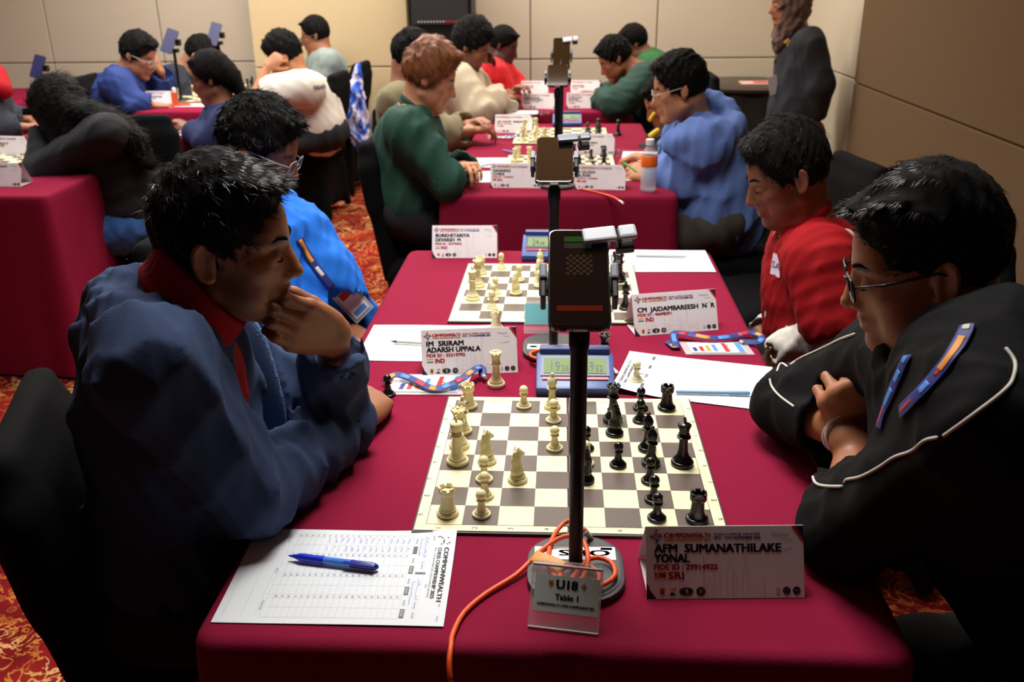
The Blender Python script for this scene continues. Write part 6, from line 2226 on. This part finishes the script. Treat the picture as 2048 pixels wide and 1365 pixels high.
P_ = Person('girl with her black hair tied back and a navy blazer, facing left', P(425, 158, 3.45), 184, 12, 0, 1.02,
            sh=(P(455, 245, 3.28), P(435, 238, 3.62)), el=(P(415, 285, 3.25), P(410, 270, 3.6)), wr=(P(385, 262, 3.35), P(385, 258, 3.6)),
            hip=P(450, 340, 3.45), skin='#7a4c36', h=.010, hb=.007, hands=({}, {}), girth=.9)
P_.garment('blazer', mat('navy_blazer', '#101f4a', .85), t=.016, sleeve=1, fold=.006, wave=.13, seed=79, arm_r=1.1)
S = hair_sdf(P_.fr, top=.022, side=.014, front=.012, seed=45, rough=.003, wave=.05, hairline=.075, low=-.10)
S.ell((-.085, 0, .0), (.055, .07, .075), k=.02, fr=P_.fr); S.cap(P_.fr((-.10, 0, -.02)), P(498, 210, 3.45), .04, .025, k=.03)
hm = S.obj('tied_hair', .007, P_.root, (m_hairmass,))
P_.glasses('#202024', .0016)
done(P_)
Q_ = Person('boy in a white t-shirt with his chin on his hand, back left', P(572, 112, 4.55), 185, 30, 0, 1.12,
            sh=(P(612, 178, 4.35), P(590, 170, 4.75)), el=(P(510, 192, 4.35), P(545, 205, 4.75)), wr=(P(535, 132, 4.42), P(520, 205, 4.7)),
            hip=P(650, 270, 4.55), skin='#b97c58', h=.010, hb=.008, girth=1.1,
            hands=(dict(dir=(.7, .1, .5), back=(-.2, -.9, .3), curl=(60, 70, 40)), {}))
Q_.garment('tshirt', mat('white_tshirt', '#cfc9bd', .9, bump=.3), t=.024, sleeve=.62, fold=.005, wave=.14, seed=81, arm_r=1.5,
           extra=lambda S: S.cap(P(628, 205, 4.55), P(640, 268, 4.55), .155, .15, k=.06))
Q_.hair(m_hairsoft, 3500, .045, .0016, lift=.8, seed=47, top=.048, side=.028, front=.034, rough=.010, wave=.05, low=-.06)
q, _n = project_on(Q_.cloths, [(640, 178)], .003)
if len(q):
    zz = nrm(_n[0]); xx = nrm(np.cross((0, 0, 1), zz)); yy = np.cross(zz, xx)
    pr = Print(lambda p: q[0] + p[:, :1] * xx + p[:, 1:] * yy); pr.text('ENGLAND', -.045, 0, .022, m_box, w=.09, bold=.02); pr.obj('shirt_print', Q_.root)
done(Q_)
R_ = Person('boy in glasses and a pale grey shirt at the back wall', P(632, 72, 5.4), 185, 12, 0, 1.02,
            sh=(P(655, 128, 5.25), P(640, 122, 5.55)), el=(P(640, 175, 5.2), P(615, 175, 5.55)), wr=(P(590, 172, 5.3), P(590, 170, 5.5)),
            hip=P(670, 205, 5.4), skin='#9a6448', h=.011, hb=.009, hands=({}, {}), girth=1.05)
R_.garment('shirt', mat('grey_green_shirt', '#7d8a86', .9), t=.02, sleeve=1, fold=.006, wave=.14, seed=83, arm_r=1.25)
R_.hair(m_hairsoft, 1500, .02, .0015, seed=49, top=.028, side=.010, front=.018, rough=.005, wave=.04, low=-.05)
R_.glasses('#202024', .0018)
done(R_)
S_ = Person('person in red and dark navy cut off by the left edge', P(-60, 130, 3.6), 20, 20, 0, 1.1,
            sh=(P(-20, 185, 3.75), P(-35, 195, 3.4)), el=(P(10, 240, 3.7), P(-5, 260, 3.35)), wr=(P(60, 240, 3.7), P(45, 255, 3.4)),
            hip=P(-50, 320, 3.55), skin='#9a6448', h=.012, hb=.011, hands=({}, {}), girth=1.05)
S_.garment('jacket', mat('ink_jacket', '#000'), t=.02, sleeve=1, fold=.006, wave=.14, seed=85, arm_r=1.2)
S = SD(); S.cap(P(-10, 150, 3.5), P(5, 180, 3.4), .06, .05, k=.03); S.obj('red_collar', .01, S_.root, (m_redp,))
S_.hair(m_hairsoft, 0, seed=51)
done(S_)

# --- blue and white jacket hung over a chair
o = empty('hung_jacket', (-1.40, 5.40, 0), 0, 'blue and white patterned jacket hanging over a chair back', 'jacket')
S = SD()
t0 = P(714, 142, 5.12)
S.cap(t0, P(722, 262, 5.10), .045, .12, k=.03, flat=((1, 0, 0), .5)); S.cap(t0, P(703, 232, 5.10), .035, .11, k=.03, flat=((1, 0, 0), .6))
S.cap(P(722, 245, 5.10), P(728, 312, 5.10), .08, .045, k=.03, flat=((1, 0, 0), .5))
S.disp = folds(22, .018, .14)
mj = mat('tie_dye_cloth', '#fff', .85)
nt = mj.node_tree; rp = nt.nodes.new('ShaderNodeValToRGB'); nz = [n for n in nt.nodes if n.type == 'TEX_NOISE'][0]; nz.inputs['Scale'].default_value = 7; nz.inputs['Distortion'].default_value = .8
e = rp.color_ramp.elements; e[0].position = .46; e[0].color = lin('#1a50b8'); e[1].position = .54; e[1].color = lin('#b8b4d0')
nt.links.new(nz.outputs['Fac'], rp.inputs[0]); nt.links.new(rp.outputs[0], nt.nodes['Principled BSDF'].inputs['Base Color'])
S.obj('hanging_cloth', .010, o, (mj,))
adopt(o)
print('built in %.1f s' % (time.time() - T0), len(bpy.data.objects), 'objects')
